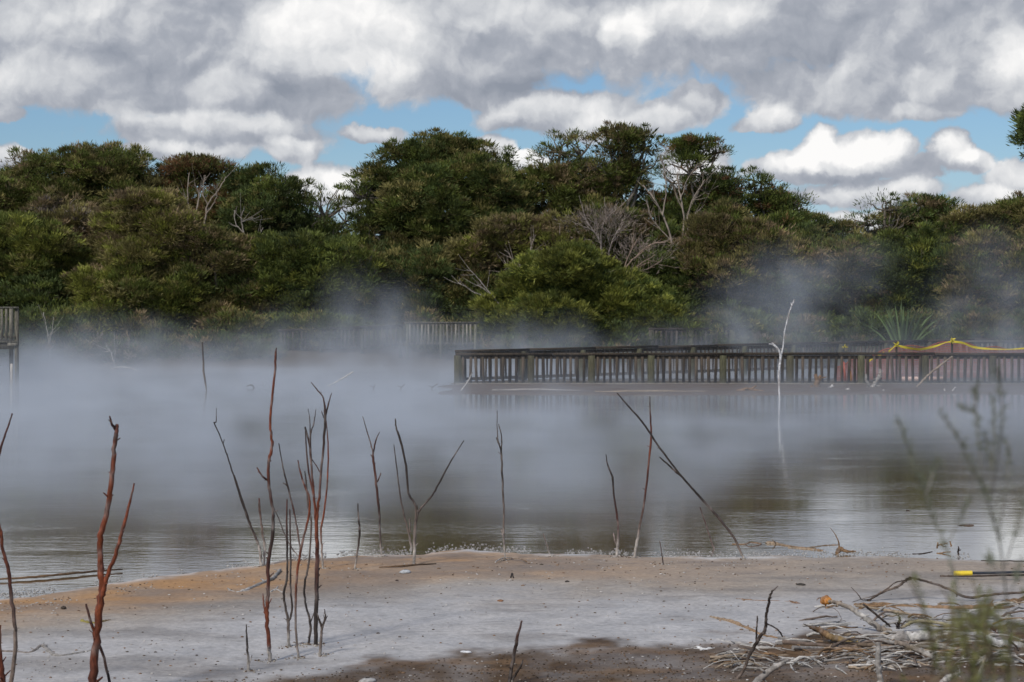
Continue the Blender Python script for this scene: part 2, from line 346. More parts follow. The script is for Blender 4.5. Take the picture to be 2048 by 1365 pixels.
m, t, o, b = new_mat('pond_water')
tc = nd(t, 'ShaderNodeTexCoord'); mp = nd(t, 'ShaderNodeMapping'); mp.inputs['Scale'].default_value = (1, 2.6, 1); t.links.new(tc.outputs['Object'], mp.inputs[0])
wa = nd(t, 'ShaderNodeTexNoise', i_Scale=8.0, i_Detail=3.0, i_Roughness=.5); wb = nd(t, 'ShaderNodeTexNoise', i_Scale=2.6, i_Detail=2.0)
wc = nd(t, 'ShaderNodeTexNoise', i_Scale=.28, i_Detail=3.0)
for n in (wa, wb, wc): t.links.new(mp.outputs[0], n.inputs['Vector'])
hgt = mth(t, 'ADD', mth(t, 'MULTIPLY', wa.outputs[0], .55), wb.outputs[0])
hgt = mth(t, 'MULTIPLY', hgt, sstep(t, wc.outputs[0], .38, .62, .45, 1.15))
bp = nd(t, 'ShaderNodeBump', i_Strength=1.0, i_Distance=.0017); t.links.new(hgt, bp.inputs['Height']); t.links.new(bp.outputs[0], b.inputs['Normal'])
t.links.new(mixc(t, sstep(t, wc.outputs[0], .35, .65), (.155, .095, .045), (.18, .125, .075)), b.inputs['Base Color'])
b.inputs['Roughness'].default_value = .5; b.inputs['Specular IOR Level'].default_value = 0
gl = nd(t, 'ShaderNodeBsdfGlossy'); gl.inputs['Roughness'].default_value = .05; gl.inputs['Color'].default_value = (.95, .98, 1, 1); t.links.new(bp.outputs[0], gl.inputs['Normal'])
fr = nd(t, 'ShaderNodeFresnel', i_IOR=2.2); t.links.new(bp.outputs[0], fr.inputs['Normal'])
mx_ = nd(t, 'ShaderNodeMixShader'); t.links.new(mth(t, 'POWER', fr.outputs[0], .5), mx_.inputs[0]); t.links.new(b.outputs[0], mx_.inputs[1]); t.links.new(gl.outputs[0], mx_.inputs[2]); t.links.new(mx_.outputs[0], o.inputs[0])
wv_ = MB(); wx = np.linspace(-52, 52, 27); wy = np.linspace(13, 92, 21); X2, Y2 = np.meshgrid(wx, wy)
wv_.v = [np.stack([X2, Y2, X2 * 0], -1).reshape(-1, 3)]; wv_.c = [np.full((X2.size, 3), .2)]; wv_.n = X2.size
ii = (np.arange(20)[:, None] * 27 + np.arange(26)[None]).reshape(-1); wv_.f = [np.stack([ii, ii + 1, ii + 28, ii + 27], -1)]
tag(wv_.build('water', m, shade=True), 'steaming murky grey pond water', kind='structure')
# ------------------------------------------------------------------ far trees
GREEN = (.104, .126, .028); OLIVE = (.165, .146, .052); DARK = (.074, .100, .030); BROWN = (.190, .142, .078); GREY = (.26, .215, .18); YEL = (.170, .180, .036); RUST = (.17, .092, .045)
def lobe(mb, c, r, dens, cols, wts, tuft=.45, core=1.0, blade=(.10, .27), bw=.036, up=.55):
    """one bough mass of the crown: tufts of small leaves over a rounded shell"""
    rx, ry, rz = r; area = 4 * math.pi * (((rx * ry) ** 1.6 + (rx * rz) ** 1.6 + (ry * rz) ** 1.6) / 3) ** (1 / 1.6)
    nt_ = max(8, int(area / (tuft * tuft) * .82 * dens))
    d = rng.normal(size=(nt_, 3)); d[:, 1] -= .35; d[:, 2] += .3; d /= np.linalg.norm(d, axis=1)[:, None]
    ph = rng.uniform(0, 50, 3); rad = rng.uniform(.60, 1.08, nt_) ** .8
    rad = rad * (.72 + .62 * fbm(np.arctan2(d[:, 0], d[:, 1]) * 1.5 + ph[0], d[:, 2] * 2.4 + ph[1], 3, 4))
    out_ = (rng.random(nt_) < .19) & (d[:, 2] > -.1)        # sprigs standing clear of the shell
    rad = np.where(out_, rng.uniform(1.05, 1.34, nt_), rad)
    tc = np.array(c) + d * np.array(r) * rad[:, None]
    ts = tuft * rng.uniform(.45, 1.35, nt_) * np.where(out_, .55, 1)
    k = rng.choice(len(cols), nt_, p=np.array(wts) / sum(wts)); cl = np.array(cols)[k] * rng.uniform(.6, 1.45, (nt_, 1))
    nb = 54
    q = rng.normal(size=(nt_, nb, 3)); q /= np.linalg.norm(q, axis=2)[..., None]; q *= rng.uniform(0, 1, (nt_, nb, 1)) ** .6
    pp = tc[:, None] + q * ts[:, None, None] * np.array([1.1, 1.1, .5])
    dr = q * np.array([1, 1, .3]) + d[:, None] * .5 + np.array([0, 0, up]) + rng.normal(0, .28, q.shape)
    cc = cl[:, None] * rng.uniform(.75, 1.3, (nt_, nb, 1))
    pp = pp.reshape(-1, 3); n = len(pp)
    mb.blades(pp, dr.reshape(-1, 3), rng.uniform(*blade, n), bw * rng.uniform(.7, 1.3, n), cc.reshape(-1, 3), twist=rng.normal(0, .55, (n, 3)) + np.array([0, -.35, .8]))
    if core:                                           # older brown foliage inside, its colour darkened for the shade between tufts
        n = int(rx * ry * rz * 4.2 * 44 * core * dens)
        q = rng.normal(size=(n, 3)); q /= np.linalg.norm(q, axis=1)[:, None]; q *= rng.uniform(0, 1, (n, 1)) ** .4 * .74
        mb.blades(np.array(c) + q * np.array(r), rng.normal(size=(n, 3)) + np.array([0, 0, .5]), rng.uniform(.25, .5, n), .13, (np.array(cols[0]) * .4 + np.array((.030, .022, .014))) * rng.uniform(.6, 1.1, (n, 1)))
    return tc
def limb(mb, a, b, r0, r1, col, bend=.12, n=7, sides=6):
    a = np.array(a, float); b = np.array(b, float); L_ = np.linalg.norm(b - a)
    mid = (a + b) / 2 + rng.normal(0, bend * L_, 3) + np.array([0, 0, -.05 * L_])
    mid2 = a + (b - a) * .75 + rng.normal(0, bend * .5 * L_, 3)
    p = spline([a, mid, mid2, b], max(2, n // 3)); mb.tube(p, np.linspace(r0, r1, len(p)), col, sides, cap=False); return p
TREES = 'trees on the far bank'
def tree(label, base_px, Yd, lobes, cols=(GREEN, OLIVE, DARK), wts=(3, 2, 2), dens=1.0, core=1.0, bark=(.14, .12, .10), name='kanuka_tree', cat='tree', tuft=.45, twigs=5, group=TREES, up=.55, bw=.036, tr=.16, trunk=True):
    bx = (base_px - 1024) / F * Yd; bz = float(ground_h(np.array([bx]), np.array([Yd]))[0]) - .1
    root = empty(name, (bx, Yd, bz), label, cat, group)
    cr_, tk = MB(), MB(); base = np.array([bx, Yd, bz]); cens = []
    for lb in lobes:
        px, py, rx, ry = lb[:4]; dy = lb[4] if len(lb) > 4 else rng.uniform(-.8, .8); dm = lb[5] if len(lb) > 5 else 1.0
        c = P(px, py, Yd + dy); s = Yd / F; r = (rx * s * 1.06, max(.5, rx * s * .85), ry * s * 1.22)
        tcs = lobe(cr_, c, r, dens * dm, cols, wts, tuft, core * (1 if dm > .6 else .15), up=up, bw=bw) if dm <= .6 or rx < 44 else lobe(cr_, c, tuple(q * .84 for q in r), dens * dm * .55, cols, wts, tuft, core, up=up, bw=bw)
        if dm > .6 and rx >= 44:                        # smaller domes standing proud of the bough mass
            for k in range(8):
                d = rng.normal(size=3); d[1] = d[1] * .7 - .45; d[2] += .25; d /= np.linalg.norm(d); g_ = rng.uniform(.34, .52); tn = rng.uniform(.72, 1.32)
                wk = np.array(wts, float) * rng.uniform(.15, 1.6, len(wts)) ** 1.5
                lobe(cr_, c + d * np.array(r) * rng.uniform(.66, .84), (r[0] * g_, r[1] * g_, r[2] * g_ * 1.05), dens * 1.05, [tuple(np.array(q) * tn) for q in cols], wk, tuft * .8, core * .8, up=up, bw=bw)
        cens.append((c, r, tcs, dm))
    top = max(q[0][2] for q in cens); cx = np.mean([q[0][0] for q in cens])
    fork = base + np.array([(cx - bx) * .35, 0, (top - bz) * .38])
    p = limb(tk, base, fork, tr, tr * .75, bark, .04, 9, 9)
    for c, r, tcs, dm in cens:
        hub = c + np.array([0, 0, -r[2] * .45]); limb(tk, fork + rng.normal(0, .05, 3), hub, tr * .6, tr * .3, bark, .08, 9, 7)
        for k in rng.choice(len(tcs), min(len(tcs), twigs + int(6 * (dm < .6))), replace=False):
            limb(tk, hub, tcs[k], tr * .28, .014, bark, .10, 6, 5)
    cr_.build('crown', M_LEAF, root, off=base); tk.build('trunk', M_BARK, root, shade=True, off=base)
    return root
BR = (GREEN, OLIVE, BROWN); 
# back row
tree('broad green tree at the far left with a flat spreading top', 120, 90, [(70, 325, 50, 20, 0, .5), (30, 385, 90, 45), (130, 360, 80, 45), (210, 345, 75, 42), (170, 325, 70, 22, 0, .6), (250, 360, 55, 45), (110, 440, 120, 60), (250, 430, 80, 60), (20, 440, 60, 60), (180, 540, 130, 90)], BR, (4, 3, 1), .9, bark=(.12, .10, .08), twigs=7)
tree('rust tipped tree between the flat topped tree and the dark slope', 400, 91, [(400, 350, 78, 26), (350, 375, 60, 40), (445, 365, 50, 35), (320, 430, 60, 60), (470, 420, 60, 60), (400, 500, 100, 80)], (OLIVE, RUST, GREEN), (3, 2, 2), .85)
tree('dark tree left of the sky gap with thin branches showing sky', 560, 89, [(500, 380, 45, 32), (560, 372, 46, 32, 0, .5), (530, 440, 70, 60), (600, 440, 65, 52, 0, .42), (650, 420, 52, 36, 0, .34), (690, 430, 30, 26, 0, .3), (660, 475, 50, 28, 0, .36), (610, 510, 80, 60), (500, 500, 60, 60), (690, 520, 60, 35, 0, .7)], (DARK, GREEN, OLIVE), (4, 2, 1), .95, twigs=9)
tree('tallest broad layered tree right of the sky gap', 880, 88, [(870, 305, 72, 28), (810, 325, 52, 30), (920, 325, 70, 34), (760, 365, 58, 26, 0, .75), (735, 385, 40, 18, 0, .5), (860, 365, 90, 40), (960, 365, 65, 40), (780, 420, 70, 36), (880, 430, 100, 50), (990, 410, 60, 50), (760, 480, 60, 45, 0, .75), (850, 510, 100, 60), (980, 480, 70, 60), (800, 580, 100, 60), (735, 440, 28, 20, 0, .35)], (GREEN, DARK, OLIVE), (4, 2, 2), .95, twigs=6, tr=.22)
tree('small spire topped tree rising between the two tall trees', 1012, 90, [(1012, 318, 12, 24, 0, .6), (1012, 345, 26, 20, 0, .6), (1015, 375, 40, 25), (1030, 420, 50, 40), (1030, 500, 50, 60)], (DARK, GREEN), (3, 1), .9, tuft=.3, twigs=8)
tree('tall open crowned tree under the middle of the blue sky', 1210, 89, [(1120, 295, 40, 20, 0, .6), (1100, 330, 34, 30, 0, .42), (1160, 300, 45, 26, 0, .6), (1220, 285, 52, 24, 0, .8), (1290, 285, 42, 24, 0, .8), (1140, 350, 55, 34, 0, .55), (1210, 335, 50, 34, 0, .5), (1285, 325, 34, 30, 0, .3), (1110, 390, 60, 40), (1190, 400, 80, 50), (1250, 390, 50, 50), (1130, 460, 70, 50), (1220, 480, 80, 60), (1180, 560, 110, 60)], BR, (4, 2, 1), .95, bark=(.16, .14, .12), twigs=9, tr=.2)
tree('open tree with pale bare stems under a dark tufted top', 1390, 88, [(1395, 305, 52, 20, 0, .85), (1380, 335, 50, 26, 0, .45), (1430, 300, 24, 14, 0, .6), (1345, 355, 26, 22, 0, .4), (1410, 370, 36, 26, 0, .4), (1380, 410, 60, 40, .9, .7), (1350, 460, 90, 50, 1.5), (1400, 520, 80, 60)], (DARK, GREEN, RUST), (3, 2, 1), .95, bark=(.20, .17, .14), twigs=11)
tree('tree stepping down to the right with rust brown leaf tips', 1500, 89, [(1465, 365, 34, 20, 0, .6), (1440, 395, 50, 30), (1515, 380, 40, 26, 0, .8), (1570, 410, 40, 24, 0, .7), (1500, 430, 80, 40), (1580, 440, 34, 26, 0, .6), (1470, 480, 90, 50), (1560, 500, 80, 50), (1510, 580, 120, 60)], (DARK, GREEN, RUST), (3, 3, 1.2), .95, twigs=6)
tree('low dark tree in the dip of the skyline', 1650, 92, [(1620, 465, 50, 26), (1680, 475, 55, 20), (1650, 520, 100, 40), (1680, 590, 120, 60)], (DARK, OLIVE), (3, 2), .95)
tree('airy tree with sky showing through at the right dip', 1760, 87, [(1770, 412, 34, 16, 0, .55), (1735, 440, 42, 20, 0, .36), (1780, 450, 40, 26, 0, .36), (1750, 480, 50, 24, 0, .5), (1770, 530, 80, 40)], (DARK, BROWN, OLIVE), (3, 2, 1), .95, twigs=11)
tree('dark purple brown topped tree right of the airy tree', 1850, 89, [(1830, 420, 40, 20, 0, .8), (1870, 425, 46, 22), (1830, 455, 60, 30), (1900, 445, 34, 26), (1860, 500, 90, 50), (1880, 580, 110, 60)], (DARK, BROWN, GREEN), (3, 2, 2), .95, twigs=6)
tree('pale olive tree at the right end of the tree line', 2010, 88, [(1960, 450, 50, 24), (2030, 440, 55, 28), (2090, 430, 70, 40), (1990, 490, 80, 45), (2070, 500, 80, 60), (2010, 580, 110, 60)], (OLIVE, GREEN, BROWN), (3, 2, 1), 1)
# front rows
tree('bright green bushy tree at the left edge behind the platform', 60, 83, [(60, 500, 90, 50), (0, 560, 80, 60), (110, 560, 80, 55), (40, 640, 110, 60), (-60, 480, 70, 60), (170, 600, 70, 60)], (YEL, GREEN, OLIVE), (3, 4, 1), 1)
tree('tan grey bush crown poking out of the left slope', 120, 85, [(105, 425, 42, 32), (150, 440, 40, 25), (130, 480, 70, 40)], (BROWN, OLIVE, GREY), (3, 2, 1), 1)
tree('rounded tan topped tree in the middle of the left slope', 300, 82, [(300, 425, 72, 36), (255, 465, 70, 45), (345, 470, 62, 48), (290, 530, 100, 50), (230, 590, 80, 50)], (OLIVE, BROWN, YEL), (4, 1.6, 3), 1.05, tuft=.4)
tree('green tree below the rounded tan topped tree', 310, 80.5, [(290, 590, 80, 45), (360, 580, 60, 50), (250, 650, 90, 40), (350, 650, 70, 40), (150, 665, 80, 35)], (YEL, GREEN, OLIVE), (2, 4, 2), 1)
tree('olive tree below the pale forked trunks', 470, 82, [(430, 520, 60, 40), (490, 540, 62, 46), (410, 580, 60, 50), (480, 610, 80, 50), (430, 660, 80, 40)], (OLIVE, BROWN, GREEN), (4, 2, 2), 1.02, tuft=.4)
tree('dark green tree rooted left of the drifting steam plume', 620, 82, [(590, 520, 70, 45), (660, 550, 66, 55), (590, 600, 90, 60), (680, 620, 60, 60), (600, 670, 90, 35), (720, 560, 40, 60)], (GREEN, DARK, YEL), (4, 2, 1.5), 1)
tree('shaded tree above the far grey paling fence', 870, 84, [(800, 560, 70, 50), (880, 570, 70, 50), (780, 640, 60, 40), (860, 620, 70, 24), (940, 560, 50, 50)], (DARK, OLIVE), (4, 2), .95)
tree('olive brown tree with spreading crown in the middle distance', 1020, 84, [(1010, 470, 62, 28), (1080, 462, 50, 26), (960, 500, 60, 30), (1040, 510, 70, 36), (1110, 500, 40, 36), (960, 560, 40, 30), (1125, 450, 24, 18, 0, .8)], (OLIVE, BROWN, YEL), (4, 2, 2), .9, bark=(.22, .18, .15), twigs=8, tuft=.4)
tree('large rounded green bush behind the left half of the fence', 1150, 79.5, [(1130, 545, 90, 42), (1080, 590, 80, 44), (1190, 585, 90, 48), (1020, 635, 70, 40), (1120, 640, 100, 44), (1250, 630, 90, 50), (1310, 650, 56, 40), (985, 665, 46, 28)], (YEL, GREEN, DARK), (4, 4, 1), 1.1, tuft=.36, name='round_bush', cat='bush', tr=.1)
tree('dark green tree right of the large rounded bush', 1350, 83, [(1330, 560, 60, 50), (1400, 560, 70, 46), (1360, 620, 70, 44), (1440, 610, 80, 50)], (DARK, GREEN), (3, 2), 1)
tree('feathery olive brown tree in front of the stepping down tree', 1460, 82, [(1450, 460, 66, 36), (1520, 500, 66, 42), (1420, 520, 60, 42), (1480, 560, 90, 45), (1580, 540, 60, 45)], (OLIVE, BROWN, GREEN), (4, 3, 2), 1, up=.8)
tree('steam veiled green tree left of the flax', 1660, 83, [(1620, 520, 66, 40), (1700, 540, 60, 46), (1640, 590, 90, 50), (1720, 620, 70, 50), (1580, 630, 70, 40)], (GREEN, OLIVE, BROWN), (3, 3, 1), 1)
tree('dark green tree behind the flax leaves', 1830, 83, [(1790, 520, 60, 36), (1850, 530, 66, 46), (1760, 580, 60, 40), (1830, 600, 80, 50), (1900, 590, 50, 50), (1760, 650, 60, 30)], (GREEN, DARK, YEL), (4, 3, 1), 1.05)
tree('brown tinged tree at the right edge above the netting', 1990, 82, [(1960, 530, 60, 44), (2030, 540, 60, 50), (1960, 600, 60, 50), (2030, 620, 70, 50), (1950, 655, 60, 26)], (BROWN, OLIVE, GREEN), (2, 3, 2), .95)
tree('tall tree outside the right edge with one sprig in view', 2190, 58, [(2055, 255, 16, 24, 0, .9), (2062, 295, 20, 26, 0, .9), (2120, 270, 60, 60), (2200, 330, 80, 80)], (DARK, GREEN), (3, 1), .95, tuft=.22, group=None)

def bare(label, Yd, branches, col, name='bare_tree', cat='bare tree', base=None, tuft=None, mat=None, jit=.25, min_r=.012, root_z=None, sub=4):
    """leafless tree: polylines in photo pixels at distance Yd, widths in pixels"""
    mb = MB(); b0 = branches[0][0]; root_p = P(b0[0], b0[1], Yd); zg = float(ground_h(root_p[0:1], np.array([Yd]))[0])
    foot = np.array([root_p[0], Yd, zg])
    if root_p[2] - zg > .1:
        pts = spline([foot - np.array([0, 0, .1]), foot * .5 + root_p * .5 + rng.normal(0, .05, 3), root_p], 4)
        r = b0[2] * Yd / F / 2; mb.tube(pts, np.linspace(r * 1.3, r, len(pts)), col, 6)
    for br in branches:
        off = rng.normal(0, jit); q = spline(br, 5); n = len(q); tt = np.linspace(0, 1, n)
        pts = np.array([P(a, b_, Yd) for a, b_, _ in q]); pts[:, 1] += off * tt + np.sin(tt * 5 + off * 9) * jit * .2
        pts += rng.normal(0, .012, pts.shape)
        rad = np.maximum(q[:, 2] * Yd / F / 2 * .75, min_r * .5); mb.tube(pts, rad, col, 6)
        for k in range(sub):                        # fine side twigs
            i = rng.integers(n // 3, n - 1); p0 = pts[i]; dv = pts[i + 1] - pts[i]; dv /= np.linalg.norm(dv) + 1e-9
            dv = dv + rng.normal(0, .55, 3); l = rng.uniform(.25, .7) * Yd / 85
            mb.tube(spline([p0, p0 + dv * l * .5, p0 + dv * l + np.array([0, 0, .1 * l])], 2), np.linspace(rad[i] * .6, min_r * .4, 5), col, 4, False)
    if tuft:
        for (x, y, rx, ry, n) in tuft:
            c = P(x, y, Yd); s = Yd / F; q = rng.normal(size=(n, 3)) * np.array([rx * s, rx * s, ry * s]) * .5
            mb.blades(c + q, rng.normal(size=(n, 3)) * .5 + np.array([0, 0, .8]) + q * .8, rng.uniform(.2, .45, n), .02, np.array(tuft_col) * rng.uniform(.7, 1.3, (n, 1)))
    o = mb.build(name, mat or M_BARK, None, True, off=foot); o.location = foot.tolist()
    return tag(o, label, cat, 'leafless trees on the far bank')
PALE = (.27, .225, .185); tuft_col = (.19, .155, .13)
bare('pale forked bare trunk standing on the left slope', 83.2, [[(398, 490, 5), (410, 440, 5), (415, 410, 4), (440, 375, 3), (452, 355, 2)], [(415, 410, 3), (405, 385, 3), (408, 350, 2)], [(412, 430, 3), (432, 400, 2), (436, 370, 2)]], PALE)
bare('thin pale bare trunk left of the forked one', 83.3, [[(385, 490, 3), (388, 440, 4), (374, 400, 3), (378, 345, 2)], [(388, 440, 3), (398, 395, 3), (390, 365, 2)], [(380, 415, 2), (370, 390, 2)]], PALE)
bare('grey bare branches fanning out before the dark tree', 83.3, [[(500, 500, 4), (490, 470, 4), (484, 440, 3), (490, 415, 2)], [(490, 470, 3), (470, 445, 2), (466, 420, 2)], [(500, 500, 3), (518, 470, 2), (525, 455, 2)], [(484, 445, 2), (505, 435, 2)]], (.26, .23, .20))
bare('white bare trunk leaning left below the olive brown crown', 82, [[(1048, 572, 5), (1035, 540, 4), (1020, 510, 3), (1010, 500, 2)], [(1040, 550, 3), (1020, 540, 3), (1008, 520, 2)], [(1055, 540, 2), (1062, 500, 3), (1060, 475, 2)], [(1060, 500, 2), (1072, 470, 2)]], PALE)
bare('grey dead tree with a dense fuzzy twig crown', 82.5, [[(1205, 520, 5), (1200, 485, 4), (1180, 455, 3), (1165, 435, 2)], [(1202, 490, 4), (1205, 450, 3), (1225, 425, 2)], [(1215, 520, 3), (1225, 480, 3), (1245, 450, 2)], [(1200, 485, 3), (1190, 440, 2)]], (.33, .28, .25), tuft=[(1190, 440, 60, 24, 500), (1230, 445, 50, 26, 500), (1215, 480, 60, 34, 350)], sub=9)
bare('fallen brown dead branch fan on top of the round bush', 80.8, [[(1240, 550, 4), (1265, 520, 4), (1300, 490, 3), (1330, 485, 2)], [(1240, 550, 3), (1270, 535, 3), (1310, 510, 2)], [(1245, 545, 3), (1260, 505, 3), (1275, 480, 2)], [(1250, 545, 2), (1290, 540, 2), (1320, 525, 2)]], (.27, .20, .155), tuft=[(1285, 505, 60, 30, 450)], sub=9)
bare('tall pale stems rising left under the dark tufted top', 84.5, [[(1345, 490, 6), (1330, 440, 5), (1310, 400, 4), (1288, 370, 3)], [(1325, 430, 4), (1332, 380, 3), (1330, 345, 3), (1320, 310, 2)], [(1350, 490, 3), (1305, 440, 3), (1292, 400, 2)]], PALE, sub=7)
bare('tall pale stems rising right under the dark tufted top', 84.5, [[(1365, 490, 5), (1368, 440, 5), (1360, 390, 4), (1356, 345, 3)], [(1372, 450, 3), (1385, 400, 3), (1410, 360, 2)], [(1366, 480, 3), (1390, 430, 3), (1405, 415, 2)], [(1360, 400, 3), (1375, 360, 2), (1395, 330, 2)]], PALE, sub=7)
bare('dead grey twigs leaning left above the fence', 79.2, [[(998, 608, 3), (975, 580, 3), (950, 550, 2), (935, 540, 2)], [(990, 600, 2), (950, 585, 2), (915, 565, 2)], [(985, 592, 2), (955, 570, 2)]], (.26, .23, .21), sub=6)
bare('thin grey bare sapling in the steam at the left bank', 76.9, [[(100, 725, 3), (98, 690, 3), (92, 650, 2), (85, 625, 2)], [(98, 690, 2), (108, 660, 2)]], (.28, .26, .22), base=1)
bare('pale forked sapling in the steam right of the grey one', 76.9, [[(230, 735, 3), (225, 710, 3), (215, 690, 2)], [(228, 725, 2), (232, 700, 2)]], (.36, .33, .30))

# the darker wood closing the view behind the first rows
wd_ = MB()
for px in range(-260, 2330, 46):
    top = np.interp(px, [-260, 0, 250, 480, 620, 700, 760, 1000, 1300, 1500, 1620, 1750, 1900, 2330], [420, 400, 400, 420, 500, 530, 420, 430, 420, 450, 500, 520, 480, 470])
    for py in np.arange(top + 35, 700, 62):
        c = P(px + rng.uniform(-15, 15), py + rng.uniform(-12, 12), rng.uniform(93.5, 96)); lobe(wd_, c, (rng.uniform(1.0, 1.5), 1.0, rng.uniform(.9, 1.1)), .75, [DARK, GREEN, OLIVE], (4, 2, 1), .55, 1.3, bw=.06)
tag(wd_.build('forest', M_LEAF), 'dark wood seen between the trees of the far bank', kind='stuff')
# dense shrubs filling the foot of the bank
ug = MB()
for i in range(300):
    px = rng.uniform(-160, 2210); Yd = rng.uniform(78.2, 84); py = rng.uniform(655, 705) if i % 2 else rng.uniform(575, 690)
    if 700 < px < 960 and py > 640 and Yd < 81: continue
    c = P(px, py, Yd + (3 if py < 650 else 0)); c[2] = max(c[2], .4)
    rr = rng.uniform(.5, 1.1); cols = [(GREEN, OLIVE, DARK), (OLIVE, BROWN, DARK), (DARK, GREEN, DARK)][rng.integers(3)]
    lobe(ug, c, (rr * 1.2, rr, rr * .7), .8, cols, (3, 2, 2), .4, .8)
for i in range(230):
    px = rng.uniform(-160, 2210); Yd = rng.uniform(77.2, 78.4) if not (540 < px < 970 or 1290 < px < 1480) else rng.uniform(79, 80)
    if 1740 < px < 1860: continue
    c = P(px, rng.uniform(690, 722), Yd); c[2] = max(c[2], .3); rr = rng.uniform(.3, .7)
    lobe(ug, c, (rr * 1.4, rr, rr * .8), .7, [(DARK, OLIVE, BROWN), (DARK, GREEN, BROWN), (DARK, BROWN, GREY)][rng.integers(3)], (4, 2, 1), .35, .8)
tag(ug.build('undergrowth', M_LEAF), 'dense dark shrubs at the foot of the far trees', kind='stuff')

# ------------------------------------------------------------------ flax
def flax(label, px, py, Yd, n, hpx, col):
    c = P(px, py, Yd); c[2] = float(ground_h(c[0:1], np.array([Yd]))[0]); mb = MB(); hh = hpx * Yd / F
    for i in range(n):
        a = rng.uniform(0, 2 * math.pi); sp = rng.uniform(.08, .55); l = hh * rng.uniform(.75, 1.1)
        d = np.array([math.cos(a) * sp * 1.25, math.sin(a) * sp, 1.0]); d /= np.linalg.norm(d); h = np.array([math.cos(a), math.sin(a), 0])
        s = np.linspace(0, 1, 6); pts = c + d * l * s[:, None] + h * (s ** 2.4)[:, None] * l * sp * .35 - np.array([0, 0, 1]) * (s ** 3)[:, None] * l * sp * .45
        wv = np.array([.05, .075, .08, .07, .045, .004]) ; sd = np.array([-math.sin(a), math.cos(a), 0]) * .7 + rng.normal(0, .3, 3); sd /= np.linalg.norm(sd)
        v = np.stack([pts - sd * wv[:, None] / 2 * 1.1, pts + sd * wv[:, None] / 2 * 1.1], 1).reshape(-1, 3)
        mb.add(v, [(2 * k, 2 * k + 1, 2 * k + 3, 2 * k + 2) for k in range(5)], np.array(col) * rng.uniform(.6, 1.4))
    o = mb.build('flax_plant', M_LEAF, off=c); o.location = c.tolist(); tag(o, label, 'flax', 'flax clumps behind the boardwalk')
flax('tall spiky green flax clump behind the yellow taped fence', 1805, 690, 77.2, 60, 136, (.13, .19, .075))
flax('smaller flax clump half hidden left of the tall one', 1750, 690, 78.2, 26, 100, (.12, .17, .08))

# ------------------------------------------------------------------ railings
WOOD = (.055, .043, .032); WOODL = (.20, .19, .17); MOSS = (.085, .095, .045)
def railing(label, p0, p1, h, post_at, name='boardwalk_railing', col=WOOD, slat=.088, gap=.195, topw=.18, thick=.075, base_gap=.06, post=.20, slat_j=.004, group='railings of the boardwalks', lean=0.0):
    p0 = np.array(p0, float); p1 = np.array(p1, float); d = p1 - p0; Ln = np.linalg.norm(d); d = d / Ln
    root = empty(name, p0, label, 'railing', group); col = np.array(col); up = np.array([0, 0, 1.0])
    nrm = np.cross(d, up); nrm /= np.linalg.norm(nrm)
    tr_ = MB(); k = max(1, int(Ln / 2.6))
    for i in range(k):
        a = p0 + d * (Ln * i / k + (.004 if i else -.06)); b_ = p0 + d * (Ln * (i + 1) / k - .004 if i < k - 1 else Ln + .06)
        z = rng.normal(0, .005); tr_.obox(a + up * (h - thick / 2 + z), b_ + up * (h - thick / 2 + z), topw, thick, col * rng.uniform(.7, 1.05))
    tr_.build('top_rail', M_WOOD, root, off=p0)
    br = MB(); br.obox(p0 + up * (h - thick - .055), p1 + up * (h - thick - .055), .05, .10, col * .95); br.build('upper_rail', M_WOOD, root, off=p0)
    br = MB(); br.obox(p0 + up * (base_gap + .05), p1 + up * (base_gap + .05), .05, .09, col * .9); br.build('lower_rail', M_WOOD, root, off=p0)
    posts = sorted(post_at)
    for s in posts:
        q = p0 + d * s; m_ = MB(); c = col * rng.uniform(.85, 1.3) * .6 + np.array(MOSS) * .4 * rng.uniform(.6, 1.4)
        m_.box((-post / 2, -post / 2, -.5), (post / 2, post / 2, h - thick - .004), c, .003)
        o = m_.build('post', M_WOOD, root); o.location = (q - p0).tolist(); o.rotation_euler.z = math.atan2(d[1], d[0])
    edges = [-.1] + posts + [Ln + .1]
    for a, b_ in zip(edges[:-1], edges[1:]):
        m_ = MB(); s = a + post / 2 + gap * .45
        while s < b_ - post / 2 - .03 and s < Ln:
            if s > 0:
                q = p0 + d * s + nrm * .038; c = col * rng.uniform(.6, 1.7)
                lo = q + up * base_gap * rng.uniform(.6, 1.2); hi = q + up * (h - thick - .01) + d * rng.normal(0, .018)
                m_.obox(lo, hi, slat * rng.uniform(.85, 1.1), .022, c, updir=nrm)
            s += gap * rng.uniform(.94, 1.06)
        if m_.n: m_.build('slat_panel', M_WOOD, root, off=p0)
    return root
zf = -.05
FX = lambda px, Yd: (px - 1024) / F * Yd
fp = [915, 1062, 1183, 1302, 1446, 1580, 1722, 1850, 1985, 2110]
f0, f1_ = (FX(915, 60), 60, zf), (FX(2250, 60), 60, zf)
railing('long dark weathered slatted railing standing at the edge of the pond', f0, f1_, 1.01, [FX(p, 60) - FX(915, 60) for p in fp])
b0_, b1_ = (FX(915, 60.9) + .02, 61.0, .02), (FX(2120, 80), 80.0, .12)
Lb = math.dist(b0_, b1_)
railing('rear railing of the boardwalk climbing away to the right', b0_, b1_, 1.0, [.07 + i * 2.45 for i in range(int(Lb / 2.45) + 1)], slat=.06)
dk_ = MB()                                            # deck boards between the two railings
nb_ = 150
